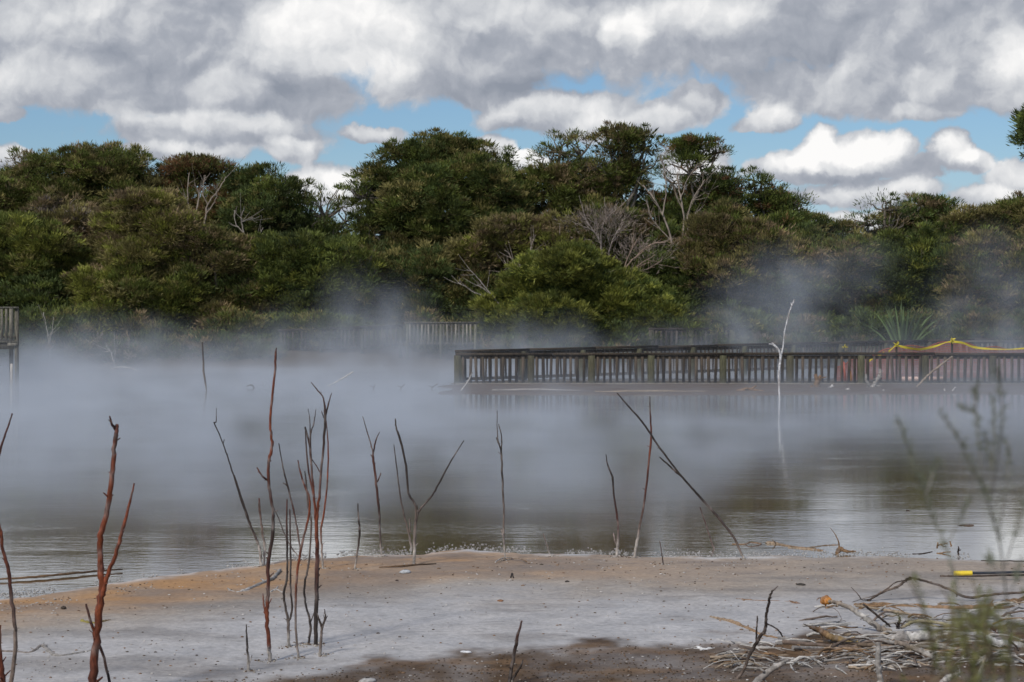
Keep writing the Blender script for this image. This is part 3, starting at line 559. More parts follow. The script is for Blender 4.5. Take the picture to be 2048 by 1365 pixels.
for i in range(nb_):
    a = i / nb_; x0 = f0[0] + (b1_[0] - 4 - f0[0]) * a; x1 = x0 + (b1_[0] - 4 - f0[0]) / nb_ - .008
    yb = 61.0 + (x0 - f0[0]) / (b1_[0] - b0_[0]) * 19.0
    yb = min(yb, 63.5)
    dk_.box((x0, 59.9, .015 + rng.normal(0, .003)), (x1, yb, .055 + rng.normal(0, .002)), np.array((.13, .12, .105)) * rng.uniform(.7, 1.3))
dk_.box((f0[0] - .05, 59.84, -.12), (b1_[0] - 4, 59.88, .062), (.16, .145, .12))
tag(dk_.build('boardwalk_deck', M_WOOD), 'low grey plank deck between the two boardwalk railings', 'boardwalk')
zfar = P(0, 690, 78.2)[2]
railing('pale paling fence on the far bank under the shaded tree', (FX(812, 77.9), 77.9, zfar - .05), (FX(955, 77.9), 77.9, zfar - .05), .95, [0.05, 1.35, 2.7], name='paling_fence', col=(.13, .12, .10), slat=.075, gap=.15, post=.1, thick=.05)
railing('dark faint fence in the steam left of the pale paling fence', (FX(560, 78.1), 78.1, zfar - .3), (FX(806, 78.1), 78.1, zfar - .1), .9, [0.05, 1.6, 3.2, 4.7], name='paling_fence', col=(.05, .042, .036), slat=.075, gap=.17, post=.1)
railing('short dark railing on the far bank right of the round bush', (FX(1300, 77.8), 77.8, P(0, 700, 77.8)[2]), (FX(1470, 77.8), 77.8, P(0, 700, 77.8)[2]), .85, [0.05, 1.6, 3.2], col=(.06, .05, .045))
railing('distant railing behind the flax at the right edge', (FX(1900, 76), 76, P(0, 735, 76)[2]), (FX(2200, 76), 76, P(0, 735, 76)[2]), 1.02, [0.05, 1.9, 3.7, 5.5], col=(.11, .10, .09))

# viewing platform at the left edge
pl = empty('viewing_platform', (FX(-40, 62), 62, 0), 'raised timber viewing platform with slatted rail at the left edge', 'platform')
def at_(mb, name): return mb.build(name, M_WOOD, pl, off=(FX(-40, 62), 62, 0))
xr = FX(36, 62); xl = FX(-160, 62); zd = P(0, 682, 62)[2]; zt = P(0, 614, 62)[2]; WP = np.array((.15, .14, .115))
m_ = MB(); xb = FX(30, 64.2); m_.add([(xl, 61.9, zd - .06), (xr + .03, 61.9, zd - .06), (xb, 64.2, zd - .06), (xl, 64.2, zd - .06), (xl, 61.9, zd), (xr + .03, 61.9, zd), (xb, 64.2, zd), (xl, 64.2, zd)], [(0, 3, 2, 1), (4, 5, 6, 7), (0, 1, 5, 4), (1, 2, 6, 5), (2, 3, 7, 6), (3, 0, 4, 7)], WP); at_(m_, 'deck')
m_ = MB(); m_.box((xl, 61.95, zd - .26), (xr - .12, 62.0, zd - .063), WP * .7); m_.box((xr - .30, 61.90, zd - .16), (xr, 61.945, zd - .063), WP * 1.1); at_(m_, 'joist')
m_ = MB(); m_.box((xl, 61.88, zt - .045), (xr + .02, 62.02, zt), WP * 1.1); at_(m_, 'top_rail')
m_ = MB(); m_.box((xl, 61.93, zd + .08), (xr - .08, 61.975, zd + .16), WP * .9); at_(m_, 'lower_rail')
m_ = MB()
x = xl
while x < xr - .2:
    m_.box((x, 61.90, zd + .03), (x + .075, 61.925, zt - .05), WP * rng.uniform(.6, 1.3)); x += .14
at_(m_, 'slat_panel')
for px_, y_ in ((xr - .1, 61.97), (xb - .14, 64.0), (xl + .3, 61.97)):
    m_ = MB(); m_.box((px_, y_, -.5), (px_ + .11, y_ + .11, zt - .048), WP * .75); at_(m_, 'post')
m_ = MB(); m_.box((FX(20, 61), 61, -.4), (FX(25, 61), 61.08, P(0, 728, 61)[2]), (.4, .37, .33), .004)
o = m_.build('stake', M_WOOD, off=(FX(22, 61), 61, 0)); o.location = (FX(22, 61), 61, 0); tag(o, 'short pale stake standing in the steam under the platform', 'stake')

# orange safety net, posts and caution tape
net = MB(); nx0, nx1 = FX(1672, 61.6), FX(2200, 61.6); nn = 120
def netp(s, z):                                       # sagging net line behind the railing
    x = nx0 + (nx1 - nx0) * s; y = 61.6 + .12 * math.sin(x * 3) + 5.5 * s; return np.array([x * (y / 61.6), y, z])
def nettop(s):
    px = 1672 + 528 * s; r = np.interp(px, [1672, 1700, 1740, 1795, 1850, 1903, 1960, 2048, 2200], [735, 722, 712, 692, 694, 682, 694, 699, 700])
    y = 61.6 + 5.5 * s; return CAMZ - (r + 2 * math.sin(s * 60) - HZ) / F * y
for i in range(nn * 2 + 1):
    s = i / (nn * 2); net.tube([netp(s, .03), netp(s, (nettop(s) + .03) / 2), netp(s, nettop(s))], [.005] * 3, (.46, .13, .08), 4, False)
for j in range(17):
    fr = j / 16; pts = np.array([netp(s, .03 + (nettop(s) - .03) * fr) for s in np.linspace(0, 1, nn + 1)])
    net.tube(pts, [.006 if j < 16 else .013] * len(pts), (.46, .13, .08), 4, False)
tag(net.build('safety_net', M_PLAIN), 'sagging orange red safety mesh hung behind the right end of the railing', 'safety net')
def pole(px, ptop, Yd, wd, label, col=(.05, .045, .04)):
    c = np.array([FX(px, Yd), Yd, 0]); m_ = MB(); m_.tube([c + (0, 0, -.3), c + (0, 0, P(0, ptop, Yd)[2])], [wd, wd * .9], col, 8)
    o = m_.build('stake', M_BARK, off=c); o.location = c.tolist(); return tag(o, label, 'stake', 'stakes carrying the caution tape')
pole(1793, 684, 61.9, .035, 'dark stake tied with a yellow tape knot, left of the flagged one')
pole(1904, 678, 62.6, .035, 'dark stake topped by a yellow tape bow, highest of the two taped stakes')
def ribbon(pts, wd, col, label, name='caution_tape', twist=1.0):
    q = spline(pts, 8); n = len(q); P3 = np.array([P(a, b_, c) for a, b_, c in q]); m_ = MB()
    s = np.linspace(0, 1, n); a = np.sin(s * 17 * twist) * .9 + .3; sd = np.stack([s * 0, np.sin(a), np.cos(a)], 1)
    v = np.stack([P3 - sd * wd / 2, P3 + sd * wd / 2], 1).reshape(-1, 3)
    m_.add(v, [(2 * k, 2 * k + 1, 2 * k + 3, 2 * k + 2) for k in range(n - 1)], col); return m_
YT = (.72, .60, .04)
tp = ribbon([(1777, 704, 61.5), (1785, 697, 61.7), (1793, 692, 61.86), (1815, 696, 61.9), (1840, 699, 62.1), (1870, 693, 62.4), (1890, 686, 62.5), (1904, 684, 62.54), (1925, 686, 62.4), (1945, 694, 62.1), (1975, 698, 62.0), (2020, 699, 62), (2070, 696, 62), (2140, 697, 62)], .07, YT, '')
for px, py, Yd in ((1793, 690, 61.83), (1904, 680, 62.54)):
    c = P(px, py, Yd)
    for k in range(10):
        d = rng.normal(size=3); d[2] += .5; tp.blades(c[None] + rng.normal(0, .01, (1, 3)), d[None], .14, .06, YT)
tag(tp.build('caution_tape', M_TAPE), 'long yellow caution tape sagging over the two stakes', 'caution tape')
tp = ribbon([(1735, 725, 60.6), (1745, 718, 60.5), (1758, 711, 60.4), (1768, 706, 60.3)], .07, YT, '', twist=.2); tag(tp.build('caution_tape', M_TAPE), 'short yellow tape slanting behind the railing slats', 'caution tape')
tp = MB(); c = P(1688, 694, 66); tp.blades(np.repeat(c[None], 9, 0), rng.normal(size=(9, 3)) + (0, 0, .4), .15, .07, YT); tag(tp.build('caution_tape', M_TAPE), 'small yellow tape knot on the rear railing, left of the net', 'caution tape')
tp = MB(); tp.obox(P(1687, 724, 61), P(1691, 768, 61), .10, .05, (.42, .12, .09)); tag(tp.build('marker_board', M_PLAIN), 'upright red board glimpsed between the railing slats', 'board')
tp = MB(); tp.obox(P(1699, 736, 61), P(1703, 769, 61), .11, .05, (.5, .23, .06)); tag(tp.build('marker_board', M_PLAIN), 'shorter orange board beside the red one behind the slats', 'board')
tp = MB(); tp.box((FX(1805, 61), 61, .06), (FX(1893, 61), 61.2, .2), (.62, .45, .40), .006); tag(tp.build('barrier_block', M_PLAIN), 'low pale pink block behind the foot of the netted railing', 'block')
# ------------------------------------------------------------------ dead stems standing on the bank and in the shallows
RED = (.16, .040, .015); DRED = (.072, .026, .018); BLK = (.034, .025, .021); GRB = (.15, .115, .095); SALT = (.34, .31, .28); TAN = (.27, .215, .16); DGR = (.27, .255, .24); BONE = (.43, .415, .395); BRN = (.20, .125, .07)
def cvt(br, ox, oy, s): return [[(ox + a * s, oy + b * s, w_ * s) for a, b, w_ in r] for r in br]
def stem(label, base, branches, cols, salt=0.0, jit=.04, name='dead_sapling', cat='dead sapling', group='dead saplings on the pond bank', z=.03, mat=None, Yd=None, lift=0.0):
    """branches: polylines (px, py, width in px) standing over the ground point under `base`; cols runs foot -> tip"""
    Yb = Yd or GY(base[1], z); mb = MB(); foot = P(base[0], base[1], Yb); cols = np.array(cols, float)
    zs = [P(a, b, Yb)[2] for r in branches for a, b, _ in r]; z0, z1 = foot[2], max(zs)
    for k, br in enumerate(branches):
        off = rng.normal(0, jit) if k else 0; q = spline(br, 6); n = len(q); tt = np.linspace(0, 1, n)
        pts = np.array([P(a, b, Yb) for a, b, _ in q]); pts[:, 1] += off * tt + np.sin(tt * 6 + k) * jit * .3
        rad = np.maximum(q[:, 2] * Yb / F / 2, .0022); rad *= 1 + .16 * (vnoise(tt * n * .9, tt * 0 + k, 5) - .4)
        pts += rng.normal(0, 1, pts.shape) * rad[:, None] * .16
        h = np.clip((pts[:, 2] - z0) / (z1 - z0 + 1e-6), 0, 1); f = h * (len(cols) - 1); i0 = np.clip(f.astype(int), 0, len(cols) - 2) if len(cols) > 1 else np.zeros(n, int)
        c = cols[i0] * (1 - (f - i0))[:, None] + cols[np.minimum(i0 + 1, len(cols) - 1)] * (f - i0)[:, None] if len(cols) > 1 else np.repeat(cols, n, 0)
        if salt:
            m_ = (1 - smooth(pts[:, 2] - z0 + rng.normal(0, .012, n), salt * .6, salt))[:, None]; c = c * (1 - m_) + np.array(SALT) * m_
        pt = smooth(vnoise(tt * n * .7 + k * 7, tt * 0 + base[0] * .1, 12), .55, .8)[:, None]; c = c * (1 - pt * .55) + np.array((.19, .16, .145)) * pt * .55
        mb.tube(pts, rad, c * rng.uniform(.75, 1.25, (n, 1)), 8)
        for j in range(int(n * .3)):                  # snapped side shoots
            i = rng.integers(2, n - 1); r = rad[i]; dv = rng.normal(size=3) * .8 + (pts[i] - pts[i - 1]) / (np.linalg.norm(pts[i] - pts[i - 1]) + 1e-9); l = r * rng.uniform(1.1, 1.9)
            mb.tube([pts[i], pts[i] + dv * l], [r * .45, r * .2], c[i], 5)
    o = mb.build(name, mat or M_TWIG, None, True, off=foot); o.location = foot.tolist(); o.location.z += lift
    return tag(o, label, cat, group)
C4 = (0, 780, 700 / 1633); C5 = (680, 740, 720 / 1572); CS = (380, 680, 340 / 693); C1 = (1400, 1100, 648 / 2048); C6 = (1348, 760, 700 / 1579)
stem('thickest red stem, forked low, rising from the bottom edge', (182, 1408), [[(182, 1408, 19), (188, 1330, 17), (196, 1240, 16), (203, 1180, 15), (201, 1130, 13), (200, 1080, 12), (215, 1020, 11), (225, 950, 10), (230, 890, 9), (234, 858, 8), (233, 850, 6)], [(203, 1190, 13), (215, 1150, 9), (235, 1100, 8), (250, 1050, 7), (262, 1000, 5), (270, 966, 3)], [(232, 862, 6), (226, 845, 5), (223, 832, 3)]], [DRED, RED, RED, RED, DRED])
stem('red stem bending left at the left edge with a grey foot', (14, 1400), [[(14, 1400, 9), (24, 1350, 9), (30, 1294, 9), (29, 1251, 8), (21, 1187, 8), (17, 1144, 8), (6, 1101, 7), (0, 1058, 7), (-12, 1010, 6), (-12, 950, 5), (0, 905, 5), (12, 868, 4), (25, 827, 3)]], [GRB, GRB, DRED, RED, DRED, DRED])
stem('short red stump cut by the left edge', (8, 1420), [[(10, 1420, 14), (6, 1365, 12), (1, 1310, 9), (0, 1250, 5)]], [DRED, RED])
stem('thin dark twig crossing the foot of the thickest red stem', (228, 1400), [[(228, 1400, 6), (218, 1360, 6), (205, 1310, 6), (195, 1280, 6), (183, 1245, 6), (172, 1208, 4)]], [BLK, DRED])
stem('tallest red brown stem with a stub on its left side', (539, 1330), cvt([[(325, 1325, 17), (322, 1240, 17), (310, 1130, 17), (318, 1040, 15), (320, 900, 15), (338, 780, 15), (336, 690, 13), (322, 600, 13), (321, 500, 12), (335, 430, 12), (328, 350, 10), (335, 240, 10), (347, 130, 9), (350, 60, 9), (352, 33, 4)], [(320, 578, 9), (300, 558, 8), (275, 520, 6)], [(312, 1130, 9), (300, 1080, 8), (293, 1038, 5)]], *CS), [DRED, RED, DRED, BLK, DRED, RED, RED, DRED], .11)
stem('long grey stem leaning left from a white foot at the waterline', (523, 1130), cvt([[(290, 922, 13), (285, 860, 12), (270, 815, 11), (235, 730, 8), (205, 640, 7), (165, 510, 6), (130, 410, 5), (97, 335, 5)], [(99, 338, 5), (108, 330, 4), (107, 278, 2)], [(262, 800, 6), (238, 720, 6), (212, 640, 5), (183, 550, 4)], [(135, 425, 4), (142, 405, 3)]], *CS), [GRB, BLK, BLK, BLK], .24)
stem('short split stem sharing the white foot of the leaning grey one', (528, 1128), cvt([[(300, 920, 11), (303, 850, 11), (296, 790, 10), (288, 715, 8), (282, 645, 6)], [(292, 750, 4), (280, 690, 3), (282, 650, 2)]], *CS), [SALT, GRB, DRED], .22)
stem('dark stem leaning left behind the clump, tip left of it', (601, 1116), cvt([[(452, 890, 6), (440, 790, 7), (425, 710, 7), (402, 610, 8), (380, 520, 6), (362, 422, 4)], [(398, 600, 6), (388, 588, 5), (378, 584, 3)]], *CS), [GRB, DRED, BLK, BLK], .14)
stem('thin dark twig slanting right between tallest stem and clump', (600, 1118), cvt([[(448, 888, 4), (415, 850, 5), (385, 790, 5), (365, 735, 4), (342, 685, 3)]], *CS), [GRB, BLK], .06)
stem('pair of dark stems joined low in the middle of the clump', (577, 1303), cvt([[(403, 1270, 12), (400, 1160, 12), (386, 1080, 10), (383, 1035, 10), (397, 950, 9), (396, 800, 9), (395, 650, 6)], [(400, 1155, 9), (416, 1100, 9), (412, 1020, 8), (412, 880, 8), (408, 690, 5)]], *CS), [GRB, BLK, BLK, DRED], .13)
stem('straight red stem with grey lower half in the clump', (598, 1322), cvt([[(445, 1312, 11), (432, 1200, 9), (430, 1060, 10), (436, 950, 10), (455, 840, 10), (485, 715, 9), (486, 640, 9), (470, 600, 8), (452, 545, 7), (440, 490, 5)]], *CS), [GRB, GRB, RED, RED, RED, DRED], .10)
stem('crooked dark stem forking near its foot in the clump', (615, 1298), cvt([[(480, 1262, 9), (490, 1165, 10), (472, 1080, 9), (466, 1010, 9), (485, 900, 8), (495, 740, 8), (482, 680, 8), (475, 590, 7), (468, 535, 4)], [(490, 1155, 6), (507, 1108, 4)]], *CS), [BLK, BLK, GRB, BLK])
stem('main dark stem of the clump breaking into many upright tips', (634, 1300), cvt([[(513, 1263, 17), (514, 1100, 17), (515, 1000, 18), (518, 850, 17), (516, 740, 14), (528, 620, 10), (545, 420, 10), (552, 310, 10), (545, 240, 6), (520, 205, 5), (494, 173, 3)], [(552, 310, 7), (563, 265, 6), (575, 218, 3)], [(517, 800, 12), (506, 650, 10), (495, 520, 9), (487, 430, 8), (468, 355, 7)], [(497, 530, 7), (491, 400, 6), (503, 340, 5), (511, 285, 2)], [(490, 440, 6), (488, 340, 4), (480, 283, 2)], [(505, 640, 7), (480, 520, 7), (470, 370, 5)], [(530, 540, 5), (505, 500, 4), (495, 480, 3)], [(545, 320, 5), (538, 290, 3)]], *CS), [BLK, BLK, DRED, RED, DRED, BLK, DRED])
stem('slender red stem behind the clump with a white foot', (645, 1138), cvt([[(541, 935, 9), (537, 850, 8), (533, 780, 9), (545, 710, 8), (560, 580, 7), (564, 440, 6), (556, 330, 3)]], *CS), [SALT, RED, RED, DRED], .14)
stem('forked grey stub at the right foot of the clump', (642, 1318), cvt([[(530, 1302, 14), (536, 1190, 10), (552, 1135, 8), (548, 1098, 4)], [(537, 1180, 10), (528, 1140, 9), (518, 1110, 5)], [(545, 1160, 5), (559, 1128, 3)]], *CS), [GRB, GRB, BLK], .09)
stem('lone short black stub with a white foot left of the clump', (497, 1350), cvt([[(238, 1368, 13), (236, 1310, 11), (233, 1240, 9), (230, 1160, 5)], [(238, 1340, 6), (250, 1290, 3)]], *CS), [SALT, BLK, BLK], .14)
stem('dark forked twig with two tips standing right of the clump', (763, 1110), cvt([[(181, 808, 10), (176, 740, 9), (170, 620, 11), (158, 500, 11), (145, 385, 10), (143, 355, 7), (125, 290, 5), (99, 204, 3)], [(146, 360, 7), (156, 310, 6), (171, 273, 3)], [(163, 490, 6), (172, 470, 5), (178, 450, 5)], [(144, 385, 6), (133, 372, 5)]], *C5), [GRB, BLK, DRED, DRED, BLK], .11)
stem('wide Y shaped stem with one arm reaching far right', (828, 1132), cvt([[(323, 858, 13), (326, 730, 13), (330, 600, 12), (300, 540, 10), (288, 420, 10), (262, 300, 10), (246, 255, 8), (242, 213, 5)], [(327, 680, 11), (346, 615, 10), (402, 548, 9), (440, 480, 8), (490, 390, 6), (541, 310, 4)], [(314, 790, 10), (298, 705, 8), (268, 580, 7), (250, 450, 6), (234, 328, 4)], [(306, 710, 8), (303, 650, 6)], [(338, 640, 7), (338, 592, 4)]], *C5), [SALT, GRB, BLK, BLK, BLK], .21)
stem('short black stub between clump and forked twig', (709, 1140), cvt([[(63, 882, 7), (72, 820, 8), (86, 715, 10), (82, 660, 8), (78, 583, 5)]], *C5), [GRB, BLK, BLK], .10)
stem('single upright stem left of the bright reflection, three fine tips', (1010, 1120), cvt([[(722, 835, 6), (714, 720, 9), (715, 600, 9), (708, 450, 9), (704, 360, 8), (688, 295, 5), (686, 178, 3)], [(704, 360, 7), (706, 290, 5), (693, 235, 4)], [(695, 330, 6), (682, 295, 4)], [(714, 730, 8), (703, 693, 5)]], *C5), [SALT, GRB, BLK, BLK, BLK], .12)
stem('tiny grey stub at the waterline right of the reflection', (1101, 1110), cvt([[(918, 812, 8), (905, 770, 7), (888, 716, 5)], [(908, 775, 5), (900, 750, 3)]], *C5), [SALT, GRB], .04)
stem('dark crooked stem left of the straight red one', (1232, 1112), cvt([[(1206, 818, 14), (1214, 730, 11), (1212, 650, 10), (1195, 540, 8), (1190, 470, 9), (1170, 420, 7), (1161, 370, 4)], [(1206, 765, 9), (1194, 715, 6)]], *C5), [SALT, DRED, BLK, BLK], .12)
stem('straight red stem crossed by the long leaning pole', (1268, 1112), cvt([[(1285, 818, 13), (1305, 710, 11), (1330, 570, 9), (1345, 440, 9), (1358, 290, 9), (1354, 190, 7), (1353, 117, 4)]], *C5), [SALT, GRB, DRED, DRED, RED, DRED, BLK], .2)
stem('long thin pole leaning left over the water with a forked lower arm', (1486, 1117), [[(1487, 1117, 5), (1467, 1075, 5), (1440, 1040, 6), (1400, 995, 5), (1365, 955, 4), (1320, 897, 4), (1285, 845, 4), (1250, 805, 3), (1234, 786, 2)], [(1368, 958, 4), (1345, 938, 4), (1320, 915, 3)]], [GRB, BLK, BLK, BLK], .06)
stem('thin reddish twig in the shallows under the leaning pole', (1428, 1098), [[(1428, 1098, 4), (1415, 1060, 3), (1400, 1015, 2)]], [GRB, DRED], z=0)
stem('tiny black twig on the clay right of the red stem', (1327, 1130), cvt([[(1412, 857, 6), (1406, 810, 4), (1396, 748, 3)]], *C5), [BLK, DRED])
stem('broken black stem in the dark mud at the bottom edge', (1018, 1378), [[(1018, 1378, 7), (1022, 1345, 7), (1030, 1300, 7), (1036, 1270, 6), (1044, 1241, 3)], [(1024, 1362, 5), (1040, 1335, 4), (1046, 1320, 2)]], [BLK, BLK, DRED])
stem('thin leaning twig in the steam below the left trees', (413, 782), [[(413, 782, 3), (408, 745, 4), (405, 685, 3)]], [GRB, BLK], z=0, group=None)
stem('small arched twig low in the steam', (497, 776), [[(493, 776, 2), (503, 774, 3), (512, 783, 3), (516, 792, 2)]], [BLK], z=0, group=None, lift=.04)
stem('pale arched driftwood far off in the steam on the left', (222, 742), [[(222, 742, 3), (240, 737, 3), (262, 740, 3), (285, 748, 2)]], [BONE], z=0, group=None, lift=.05, mat=M_DRIFT)
stem('pale slanting stick in the steam left of the railing end', (655, 772), [[(650, 775, 2), (680, 760, 3), (706, 744, 3)]], [BONE], z=0, group=None, mat=M_DRIFT)
stem('bone white bare branch standing before the railing, two arms', (1559, 800), [[(1559, 800, 4), (1558, 745, 4), (1561, 715, 5), (1557, 700, 4), (1548, 690, 4), (1545, 686, 2)], [(1562, 712, 3.5), (1567, 690, 3), (1570, 660, 3), (1579, 625, 3), (1584, 612, 2.5), (1589, 599, 2)], [(1548, 690, 3), (1537, 688, 2)], [(1584, 612, 3), (1582, 606, 2)]], [(.42, .42, .43)], z=0, mat=M_DRIFT, group=None, cat='bare branch', name='bare_branch')
stem('pale slanting twig at the left end of the railing', (922, 783), [[(920, 784, 3), (935, 765, 3), (945, 745, 2)]], [BONE], z=0, mat=M_DRIFT, group=None)
# far spit debris
SPIT = 'driftwood at the foot of the railing'
def drift(label, Yd, br, cols, group=SPIT, name='driftwood', cat='driftwood', lift=0, **k):
    br = [[(a, b, w_ * 1.5) for a, b, w_ in r] for r in br]
    return stem(label, (br[0][0][0], br[0][0][1]), br, cols, name=name, cat=cat, group=group, Yd=Yd, mat=M_DRIFT, lift=lift, **k)
drift('pale driftwood curving up beside the dark root', 57, [[(1640, 787, 4), (1655, 780, 4), (1665, 771, 3)], [(1650, 783, 3), (1672, 782, 3), (1690, 778, 2)]], [BONE])
drift('grey snag rising beside the tape, tallest of the pile', 57.5, [[(1742, 785, 6), (1752, 765, 6), (1760, 750, 5), (1760, 738, 3)], [(1744, 780, 4), (1734, 765, 4), (1731, 748, 3)]], [DGR])
drift('brown root mass leaning on the railing slats', 57.5, [[(1635, 785, 8), (1634, 765, 7), (1630, 748, 4)], [(1634, 770, 5), (1642, 752, 4)], [(1630, 785, 6), (1622, 772, 3)]], [BRN])
drift('long thin pale stick leaning up across the netted railing', 58, [[(1832, 777, 3), (1850, 757, 3), (1872, 738, 3), (1905, 713, 2)]], [TAN])
drift('flat white driftwood lying under the netted railing', 56, [[(1690, 779, 4), (1705, 783, 4), (1725, 789, 3)], [(1705, 783, 3), (1740, 785, 3)]], [BONE])
drift('small tangled white twigs under the taped stakes', 55, [[(1878, 792, 4), (1892, 788, 3), (1910, 783, 2)], [(1890, 788, 3), (1888, 778, 2)], [(1900, 787, 2), (1912, 775, 2)], [(1882, 794, 3), (1925, 793, 3)]], [BONE])
drift('short white stick standing up on the spit', 55, [[(1768, 795, 3), (1767, 780, 3)]], [BONE])
drift('thin grey log lying along the left half of the spit', 55.5, [[(985, 781, 3), (1080, 780, 3), (1180, 783, 2)]], [DGR])
drift('long pale log lying at the waterline under the railing', 54.5, [[(1190, 785, 3), (1320, 783, 4), (1450, 786, 3)]], [TAN])
drift('low driftwood scraps at the waterline near the white branch', 55, [[(1475, 783, 5), (1500, 780, 5), (1530, 784, 3)], [(1500, 780, 3), (1512, 772, 2)]], [BRN])
for i, (x, l) in enumerate(((745, 'leftmost dark twig poking from the water off the spit tip'), (800, 'second dark twig off the spit tip, curled over'), (862, 'dark twig nearest the railing end'))):
    drift(l, GY(778, 0), [[(x, 780, 1.6), (x + 3, 775, 1.4), (x + 4 + 5 * i, 770 - i, 1)], [(x + 3, 775, 1), (x - 5, 772, .8)]], [BLK], group=None, name='dead_twig', cat='twig')
# logs and sticks in the near water and on the clay
BK = 'driftwood on the clay bank'
def near(label, br, cols, base=None, z=.05, group=BK, lift=0.0, name='driftwood', cat='driftwood', crop=None, jit=.05, Yd=None):
    if crop: br = cvt(br, *crop)
    bx, by = base or (br[0][0][0], max(p[1] for r in br for p in r))
    return stem(label, (bx, by), br, cols, name=name, cat=cat, group=group, mat=M_DRIFT, z=z, lift=lift, jit=jit, Yd=Yd)
def lying(label, br, cols, crop=None, group=BK, name='driftwood', cat='driftwood', z=.05, mat=None):
    """a piece lying on the ground: every point takes its own distance"""
    if crop: br = cvt(br, *crop)
    mb = MB(); cols = np.array(cols, float); foot = P(br[0][0][0], br[0][0][1], GY(br[0][0][1], z))
    for k, r in enumerate(br):
        q = spline(r, 6); n = len(q); tt = np.linspace(0, 1, n)
        Yq = np.array([GY(b, z) for _, b, _ in q]); pts = np.array([P(a, b, y) for (a, b, _), y in zip(q, Yq)])
        rad = np.maximum(q[:, 2] * Yq / F / 2, .0025) * (1 + .25 * (vnoise(tt * n * .8, tt * 0 + k, 8) - .5)); pts += rng.normal(0, 1, pts.shape) * rad[:, None] * .15
        f = tt * (len(cols) - 1); i0 = np.clip(f.astype(int), 0, max(0, len(cols) - 2)); i1 = np.minimum(i0 + 1, len(cols) - 1)
        c = cols[i0] * (1 - (f - i0))[:, None] + cols[i1] * (f - i0)[:, None]
        mb.tube(pts, rad, c * rng.uniform(.8, 1.15, (n, 1)), 8)
        for j in range(int(n * .25)):
            i = rng.integers(2, n - 1); dv = rng.normal(size=3); dv[2] = abs(dv[2]) * .5; l = rad[i] * rng.uniform(1.2, 2.6); mb.tube([pts[i], pts[i] + dv * l], [rad[i] * .45, rad[i] * .15], c[i], 5)
    o = mb.build(name, mat or M_DRIFT, None, True, off=foot); o.location = foot.tolist(); return tag(o, label, cat, group)
lying('long thin dark log lying in the shallows at the left edge', [[(-20, 1160, 4), (60, 1155, 5), (130, 1149, 5), (200, 1142, 4), (245, 1139, 3)]], [BRN, BLK], z=.02)
lying('white forked driftwood on the orange clay', [[(472, 1187, 5), (490, 1182, 8), (520, 1168, 7), (545, 1157, 7), (560, 1140, 6)], [(478, 1186, 5), (466, 1184, 4), (455, 1177, 3)], [(530, 1164, 5), (522, 1158, 3)]], [BONE, DGR], z=.05)
lying('small white forked scrap beside the tallest stem', [[(540, 1185, 5), (552, 1180, 4), (566, 1186, 3)], [(552, 1180, 4), (556, 1173, 2)]], [BONE])
lying('thick grey knotted driftwood at the lower left', [[(-10, 1302, 4), (30, 1304, 5), (62, 1306, 7), (84, 1293, 9), (100, 1306, 12), (115, 1314, 10), (150, 1310, 8), (185, 1304, 8), (214, 1307, 5)], [(84, 1295, 6), (88, 1287, 4)]], [GRB, DGR, DGR])
lying('thin dark stick right of the thickest red stem', [[(206, 1341, 3), (250, 1344, 4), (326, 1345, 3)]], [BLK, GRB])
lying('short mossy yellow stick lying behind the red stem', [[(163, 1243, 8), (185, 1247, 7), (205, 1244, 6), (221, 1241, 4)]], [(.25, .22, .06), BRN])
lying('dark flat twig at the foot of the Y shaped stem', cvt([[(170, 862, 5), (250, 858, 8), (330, 852, 9), (420, 847, 4)]], *C5), [BRN, BLK])
lying('pale bow shaped twig on the clay below the single stem', cvt([[(678, 840, 5), (705, 824, 6), (745, 820, 6), (790, 826, 6), (815, 838, 5)]], *C5), [BONE, BRN])
lying('thick branched twig lying flat by the small clay pit', cvt([[(745, 908, 7), (752, 888, 6), (757, 910, 5)]], *C5), [BLK])
lying('brown blade ended log floating in the shallows', cvt([[(422, 738, 22), (445, 738, 20), (500, 748, 10), (560, 756, 9), (640, 764, 8)], [(515, 757, 8), (640, 768, 12), (672, 772, 5)], [(600, 760, 8), (680, 748, 6), (745, 745, 4)]], *C6), [TAN, BRN], group='driftwood in the shallows', z=.0)
near('brown stump with a thin upright spike in the shallows', [[(735, 785, 20), (750, 765, 22), (775, 772, 14), (820, 774, 5)], [(748, 765, 8), (742, 730, 6), (725, 695, 4), (705, 668, 2)]], [BRN, BRN, BRN, GRB], crop=C6, z=0, group='driftwood in the shallows')
lying('looped grey twig floating at the foot of the leaning pole', cvt([[(262, 742, 6), (320, 742, 8), (345, 734, 6), (395, 742, 7), (345, 754, 6), (320, 744, 5)]], *C6), [BRN, GRB], group='driftwood in the shallows', z=0)
lying('thin black stick floating right of the stump', cvt([[(1075, 786, 4), (1120, 785, 7), (1165, 776, 4)]], *C6), [BLK], group='driftwood in the shallows', z=0)
near('cluster of broken brown twigs standing in the shallows', [[(1188, 758, 8), (1190, 735, 6)], [(1190, 750, 5), (1215, 738, 7), (1230, 735, 4)], [(1200, 745, 5), (1228, 755, 4)], [(1250, 752, 8), (1250, 730, 5)], [(1185, 782, 5), (1215, 778, 6), (1240, 772, 4)]], [BRN, BRN], crop=C6, z=0, group='driftwood in the shallows')
near('small dark stub standing in the shallows right of the twig cluster', [[(1283, 785, 8), (1284, 765, 8), (1281, 752, 4)], [(1284, 770, 5), (1296, 768, 3)]], [BLK], crop=C6, z=0, group='driftwood in the shallows')
lying('dark chunk of bark floating alone farther out', cvt([[(1280, 660, 4), (1305, 657, 12), (1330, 658, 13), (1352, 657, 8)]], *C6), [BLK, GRB], group='driftwood in the shallows', z=0)
